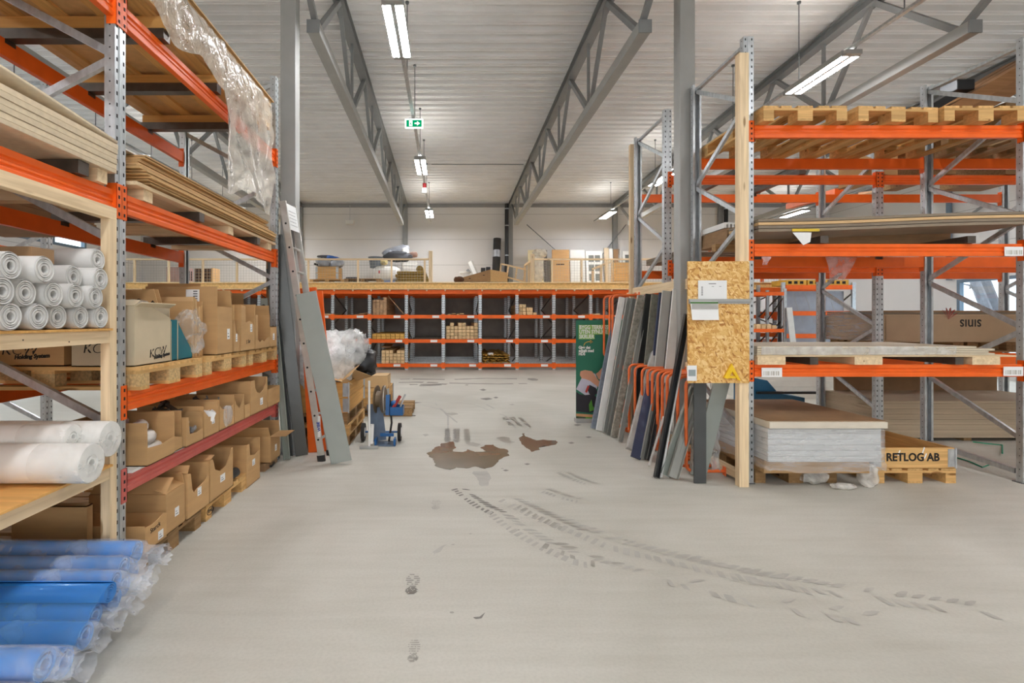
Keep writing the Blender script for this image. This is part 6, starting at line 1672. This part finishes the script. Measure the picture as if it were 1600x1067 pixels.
q=P(1078,471,4.86); q2=P(1123,500,4.84)
lf=MB().add([(q.x,4.853,q.z),(q2.x,4.853,q.z),(q2.x-.0,4.835,q2.z),(q.x+.01,4.835,q2.z)],[(0,1,2,3)]).build('leaflet',paper,npn,solid=.001)
MB().add([(q.x,4.8505,q.z-.003),(q2.x,4.8505,q.z-.003),(q2.x,4.8475,q.z-.02),(q.x,4.8475,q.z-.02)],[(0,1,2,3)]).build('green_header',mat('leaf_green',(76,120,60),.7),lf)
MB().add([(q.x+.01,4.847,q.z-.021),(q2.x-.003,4.847,q.z-.021),(q2.x-.003,4.841,q.z-.075),(q.x+.01,4.841,q.z-.075)],[(0,1,2,3)]).build('grey_picture',mat('leaf_grey',(176,174,168),.7),lf)
q=P(1074,571,4.87); q2=P(1089,595,4.87)
sm=MB().bx(q.x,q2.x,4.873,4.875,q2.z,q.z).build('small_notice',paper,npn)
MB().bx(q.x+.012,q2.x-.012,4.8715,4.873,q2.z+.045,q.z-.04).build('print',mat('print_grey',(150,160,160),.8),sm)
yel=mat('yellow_plastic',(240,196,30),.4,amt=.05)
tri=MB(); a=[P(*t,4.86) for t in ((1143,568),(1131,590),(1137,592),(1144,580))]; b=[P(*t,4.86) for t in ((1143,568),(1157,595),(1152,593),(1144,580))]
for poly in (a,b):
    tri.prism([(p.x,p.z) for p in poly],4.853,4.877,Matrix(((1,0,0,0),(0,0,1,0),(0,1,0,0),(0,0,0,1))))
tri.build('yellow_triangle',yel,npn)
cp=[P(*t,4.86) for t in ((1136,587),(1152,587),(1152,591),(1135,591))]
MB().prism([(p.x,p.z) for p in cp],4.86,4.877,Matrix(((1,0,0,0),(0,0,1,0),(0,1,0,0),(0,0,0,1)))).build('triangle_base',yel,npn)

# leaning trims between the hoops: base and top read off the floor line and the rail
navy=mat('navy_trim',(58,66,92),.4,amt=.1,rnd=.1); mott=mat('film_wrapped_trim',(150,146,134),.25,amt=.35,scale=25,rnd=.1,spec=.8); whitet=mat('white_trim',(222,222,218),.4,amt=.05); bluegrey=mat('blue_grey_trim',(118,126,138),.35,amt=.2,scale=30,rnd=.05); blackt=mat('black_trim',(40,42,42),.35,amt=.12,rnd=.1); stone=mat('stone_grey_trim',(158,158,150),.4,amt=.06,rnd=.08)
def trim_(bpx,bpy,tpx,tpy,tY,w,th,m,label,prof=None,wd=(1,0,0),tall=0):
    t=P(tpx,tpy,tY)
    if tall:
        tY=min(7.75,2.79*800/(tpx-700)); t=P(tpx,tpy,tY)
    b=F(bpx,bpy) if not tall or tall==1 else Vector((2.54,tY-.12,0))
    return lean('cladding_strip',label,'trim',(b.x,b.y,0),t,w,th,m,wd,bevel=.001,prof=prof)
trim_(927,671,961,497,7.75,.075,.05,bluegrey,'blue-grey wrapped trim bundle leaning farthest along the hoops by the banner')
trim_(936,674,972,466,7.55,.085,.05,whitet,'bright white trim leaning beside the blue-grey bundle')
trim_(944,677,982,466,7.4,.06,.06,stone,'stone grey trim leaning next to the bright white trim',U(.06,.05,.006))
trim_(951,680,990,468,7.28,.05,.05,midgrey,'mid grey trim leaning between stone grey and wrapped trims')
trim_(959,684,1001,463,7.12,.085,.05,mott,'mottled film wrapped trim bundle leaning in the upper hoops')
trim_(968,691,1011,463,6.95,.05,.05,stone,'grey edged trim leaning just past the mottled bundle',U(.06,.04,.006),tall=1)
trim_(973,698,1016,461,6.84,.13,.03,blackt,'broad black trim leaning behind the first low hoops',tall=2)
trim_(985,707,1024,556,6.7,.10,.09,film('roll_film_grey',(214,212,206),alpha=.8,contrast=.15),'grey film sleeve leaning low with a rounded foot')
trim_(992,707,1028,462,6.5,.17,.03,mat('olive_wrapped',(120,120,108),.25,amt=.2,scale=20),'broad olive grey wrapped panel standing behind the low hoops',tall=2)
trim_(1000,716,1033,458,6.4,.05,.03,navy,'thin blue black trim leaning at the edge of olive panel',tall=2)
trim_(993,719,1018,600,6.35,.11,.03,navy,'short navy trim leaning out at the front of the low hoops')
trim_(1004,719,1030,590,6.3,.05,.04,stone,'short stone grey trim beside the short navy trim',U(.07,.05,.006))
trim_(1010,720,1036,585,6.25,.05,.04,blackt,'short black trim beside the short navy trim',U(.06,.05,.006))
trim_(1012,718,1043,456,6.15,.13,.03,mat('pale_grey_trim',(190,190,184),.4,amt=.04),'broad pale grey trim standing tall in mid holder',tall=2)
trim_(1022,716,1052,455,6.05,.04,.03,blackt,'narrow black trim between the two tall pale trims',tall=2)
trim_(1026,716,1058,453,5.95,.10,.03,whitet,'tall whitish trim standing near the notice panel',tall=2)
trim_(1014,729,1037,652,5.8,.02,.02,whitet,'thin white rod leaning low in the hoops')
trim_(1024,746,1072,492,5.25,.06,.04,blackt,'long black trim leaning across in front of pale trims',U(.05,.05,.006))
trim_(1031,746,1076,500,5.25,.035,.03,whitet,'slim white edge trim tucked behind the long black trim')
trim_(1038,746,1085,610,5.42,.12,.05,sage,'wide sage grey trim leaning near the floor hoop',U(.11,.05,.006))
trim_(1050,749,1090,610,5.42,.1,.05,stone,'wide stone grey trim leaning beside sage grey one',U(.1,.05,.006))
trim_(1084,742,1098,560,5.3,.07,.06,mott,'crinkled film covered trim behind the last hoop')
lean('upright_board','dark charcoal board standing upright under the notice panel','board',(F(1093.5,755).x,F(1093.5,755).y,0),P(1093.5,560,5.02),.118,.02,dkgrey,(1,0,0))
lean('upright_board','pale grey board leaning behind the charcoal board under panel','board',(2.55,5.22,0),(2.80,5.12,1.22),.16,.02,sage_l,(1,0,0))
tag(MB().grid(lambda u,v: Vector((2.68+.1*u+.02*noise.noise(Vector((u*6,v*9,3))),5.24+.05*noise.noise(Vector((u*7,v*11,1))),.05+.95*v)),14,40).build('crinkled_film',film_m,smooth=True,angle=180),'strip of crinkled film hanging under the notice panel','film')

# ================================================================== green roll-up banner
bY=8.02; bx0,bx1=P(900,660,bY).x,P(900,660,bY).x+.85
bn=thing('roll_up_banner','green roll-up banner with white lettering behind the leaning trims','banner',((bx0+bx1)/2,bY,0))
gm=mat('banner_green',(36,110,84),.55,amt=.05,rnd=0); lg=mat('lettering_green',(140,190,90),.6,amt=.04,rnd=0)
zt=P(900,500,bY).z
MB().bx(bx0,bx1,bY,bY+.006,.06,zt).build('sheet',gm,bn); MB().bx(bx0-.01,bx1+.01,bY-.06,bY+.08,.0,.06).build('foot_cassette',steel_light,bn); MB().cyl(((bx0+bx1)/2,bY+.03,.06),((bx0+bx1)/2,bY+.03,zt),.012,8).build('support_pole',galv,bn)
def bp(px,py): q=P(px,py,bY); return q
for i,(s,py,px1) in enumerate((('BYGG TERRASSE',511.5,965),('UTEN SYNLIGE',518.5,951),('SKRUER',526,929))):
    a=bp(904,py+4); b=bp(px1,py-4)
    MB().bx(a.x,b.x,bY-.002,bY,a.z,b.z).build('highlight',lg,bn)
    text_part(s,.085,face_M((a.x+.01,bY-.0025,bp(0,py).z),'-y'),white_m,bn,'headline_lettering',bold=.0025,align='LEFT',sx=.78)
for i,s in enumerate(('Gjør det','enkelt med','HDS')):
    text_part(s,.062,face_M((bp(904,0).x,bY-.0025,bp(0,543+5*i).z),'-y'),white_m,bn,'small_lettering',bold=.003,align='LEFT',sx=.85)
ar=[bp(912,540),bp(914,536),bp(918,534),bp(923,533.5)]
MB().tube([Vector((p.x,bY-.002,p.z)) for p in ar],.006,5).tube([Vector((bp(922,532).x,bY-.002,bp(0,531.5).z)),Vector((bp(926,0).x,bY-.002,bp(0,534).z)),Vector((bp(922,0).x,bY-.002,bp(0,536).z))],.006,5).build('arrow',mat('arrow_yellow',(214,170,80),.6),bn)
skin=mat('printed_skin',(206,150,120),.7,amt=.06,rnd=0); shirt=mat('printed_shirt',(196,192,206),.7,amt=.06,rnd=0); trous=mat('printed_trousers',(44,42,48),.7,amt=.1,rnd=0)
def bpoly(pts,m,name,k):
    MB().prism([(bp(*p).x,bp(*p).z) for p in pts],bY-.001-.0006*k,bY-.0003-.0006*k,Matrix(((1,0,0,0),(0,0,1,0),(0,1,0,0),(0,0,0,1)))).build(name,m,bn)
bpoly([(900.3,608),(906,596),(911,586),(922,581),(930,584),(934,594),(933,606),(928,616),(914,617)],shirt,'printed_shirt',1)
bpoly([(900.3,612),(906,616),(914,617),(928,616),(934,624),(938,640),(922,645),(900.3,643)],trous,'printed_trousers',2)
bpoly([(907,580),(914,578),(925,580),(932,590),(940,600),(940,608),(931,602),(922,595),(914,592),(909,591),(906,586)],skin,'printed_arm',3)
bpoly([(931,584),(935,581),(941,574),(950,572),(952,586),(944,594),(935,592)],skin,'printed_neck',3)
bpoly([(917,607),(921,601),(931,606),(934,614),(928,618),(921,616)],trous,'printed_drill',4); bpoly([(914,612),(918,602),(921,603),(917,614)],mat('printed_red',(180,60,50),.7),'printed_drill_handle',5)
bpoly([(900.3,646),(960,650),(960,655),(900.3,650)],mat('printed_wood',(216,160,112),.7),'printed_deck',4); bpoly([(900.3,650.5),(915,652),(915,657),(900.3,657)],mat('printed_soil',(70,84,60),.9,amt=.4,scale=60),'printed_ground',4); bpoly([(915,651.5),(926,652),(926,658),(915,657.5)],mat('printed_leaf',(90,160,60),.7),'printed_leaf',4)
bpoly([(920,632),(924,624),(926,634),(930,640),(921,643)],mat('printed_leaf',(90,160,60),.7),'printed_plant',5)

# ================================================================== racks and panels in the far right corner
fr_=thing('tall_sheet_rack','bright orange rack of grey sheets in the far corner','rack',(11.3,15.8,0))
for x in (10.3,12.35):
    for y in (15.8,17.0): MB().bx(x-.05,x+.05,y,y+.06,0,2.7).build('upright',galv,fr_)
for z in (2.62,1.86,1.2,.2):
    for y in (15.79,17.02): MB().bx(10.36,12.29,y,y+.05,z-.13,z).build('beam',orange,fr_)
for x in (10.3,12.35):
    for k in range(3): MB().bar((x,15.85,2.4-.8*k),(x,17.0,1.7-.8*k),.03,.03).build('frame_brace',tube_dark,fr_)
shm=mat('streaked_grey_sheet',(150,152,160),.3,.3,.08,rnd=.03)
for i in range(2):
    s=thing('grey_sheet',['tall grey metal sheet leaning in the far orange rack','second grey metal sheet behind it in the far orange rack'][i],'sheet',(11.3,16.0+.3*i,.2))
    MB().bx(10.45,12.2,16.0+.3*i,16.02+.3*i,.24,2.45).build('sheet',shm,s)
    for k in range(4): MB().bar((10.7+.35*k,15.996+.3*i,2.4),(11.0+.35*k,15.996+.3*i,1.5),.012,.002,up=(0,1,0)).build('streak',steel_light,s)
for i in range(3):
    c=thing('yellow_package',['yellow marked package on far orange rack nearest the mezzanine','yellow marked package in the middle of the far orange rack','yellow marked package at the outer end of the far orange rack'][i],'package',(10.75+.62*i,16.2,2.62))
    MB().bx(10.45+.62*i,11.03+.62*i,15.9,16.6,2.622,2.78).build('body',mat('yellow_package',(220,170,60),.6),c)
    for k in range(3): MB().bx(10.5+.62*i+.17*k,10.6+.62*i+.17*k,15.897,15.9,2.66,2.74).build('print',ink,c)
for o in [fr_]+[o for o in C.objects if o.parent is None and o.name.split('.')[0] in ('grey_sheet','yellow_package')]:
    o.location.x -= .53; o.location.y -= .9
fr2=thing('shelf_rack','orange shelf rack under the mezzanine end beside the sheet rack','rack',(9.0,15.0,0))
for x in (8.0,9.62):
    for y in (14.6,15.4): MB().bx(x-.04,x+.04,y,y+.05,0,2.5).build('upright',galv,fr2)
for z in (2.4,1.35,.3):
    for y in (14.59,15.42): MB().bx(8.04,9.58,y,y+.04,z-.1,z).build('beam',orange,fr2)
    MB().bx(8.04,9.58,14.64,15.41,z-.02,z-.005).build('shelf_panel',pine('x'),fr2)
for k in range(3): MB().bar((9.62,14.62,2.3-.8*k),(9.62,15.42,1.6-.8*k),.025,.025).build('frame_brace',tube_dark,fr2)
for r,(z,n) in enumerate(((1.352,9),(.302,6))):
    for i in range(n):
        timber(8.12+.15*i,14.62,z+.001+(.11 if i%3==1 else 0)*0,.12,.1+.03*(i%2),.7,pale_t,['short pale timber block on the middle shelf of the shelf rack','short pale timber block on lowest shelf of the shelf rack'][r],['timber blocks on the middle shelf','timber blocks on the lowest shelf'][r])
for i,(x,z,w_,h,m,l) in enumerate(((8.2,1.60,.3,.5,white_m,'white film bundle on the shelf rack above the timber blocks'),(8.9,.5,.4,.5,film_milky,'milky film bundle low on the shelf rack'))):
    tag(MB().blob((x,15.1,z+.1),(w_*1.6,.4,h),14,10,.7,.2,6,i+1).build('film_bundle',m,smooth=True),l,'film')
lean('white_board','long white board leaning against the end of the shelf rack','board',(9.78,14.35,0),(9.70,14.56,1.95),.16,.03,whitet,(1,0,0))
# low stack of white slabs and a blue machine seen through the rack
for i in range(4): tag(MB().bx(6.0,8.2,10.4+.02*i,11.8,.0+.12*i,.118+.12*i).build('white_block',mat('white_slab',(226,224,216),.6,amt=.04,rnd=.03)),['lowest','second','third','topmost'][i]+' white slab in the low stack seen through the pallet rack','slab')
bmz=thing('blue_machine','small blue machine on floor seen past the front post of the right rack','machine',(5.5,9.0,0))
MB().prism([(0,0),(.9,0),(.9,.25),(.45,.32),(.25,.55),(0,.6)],8.9,9.5,Matrix(((1,0,0,5.3),(0,0,1,0),(0,1,0,0),(0,0,0,1)))).build('body',mat('machine_blue',(30,92,128),.5),bmz)
MB().bx(5.35,6.4,8.85,8.95,.32,.36).build('bar',black_plastic,bmz)
tag(MB().bx(2.95,3.4,7.9,8.5,.0,.7).build('dark_bin',mat('dark_brown_bin',(52,44,40),.7,amt=.2),bevel=.02),'dark bin on the floor behind the leaning trims and rack post','bin')
tag(MB().cyl((2.98,7.2,.1),(2.98,7.2,.75),.03,10).build('white_post',white_m),'thin white tube standing behind the trims','tube')
rl=thing('stair_handrail','orange tubular handrail on the far floor beyond the brown stack','handrail',(9.5,17.0,2.8))
for z in (3.35,3.6,3.85): MB().bar((8.5,16.6,z-.06),(10.2,16.6,z+.06),.03,.03).build('rail_bar',orange,rl)
MB().bx(10.15,10.22,16.56,16.64,2.81,3.95).build('end_post',orange,rl); MB().bx(8.45,8.5,16.56,16.64,2.81,3.85).build('end_post',orange,rl)
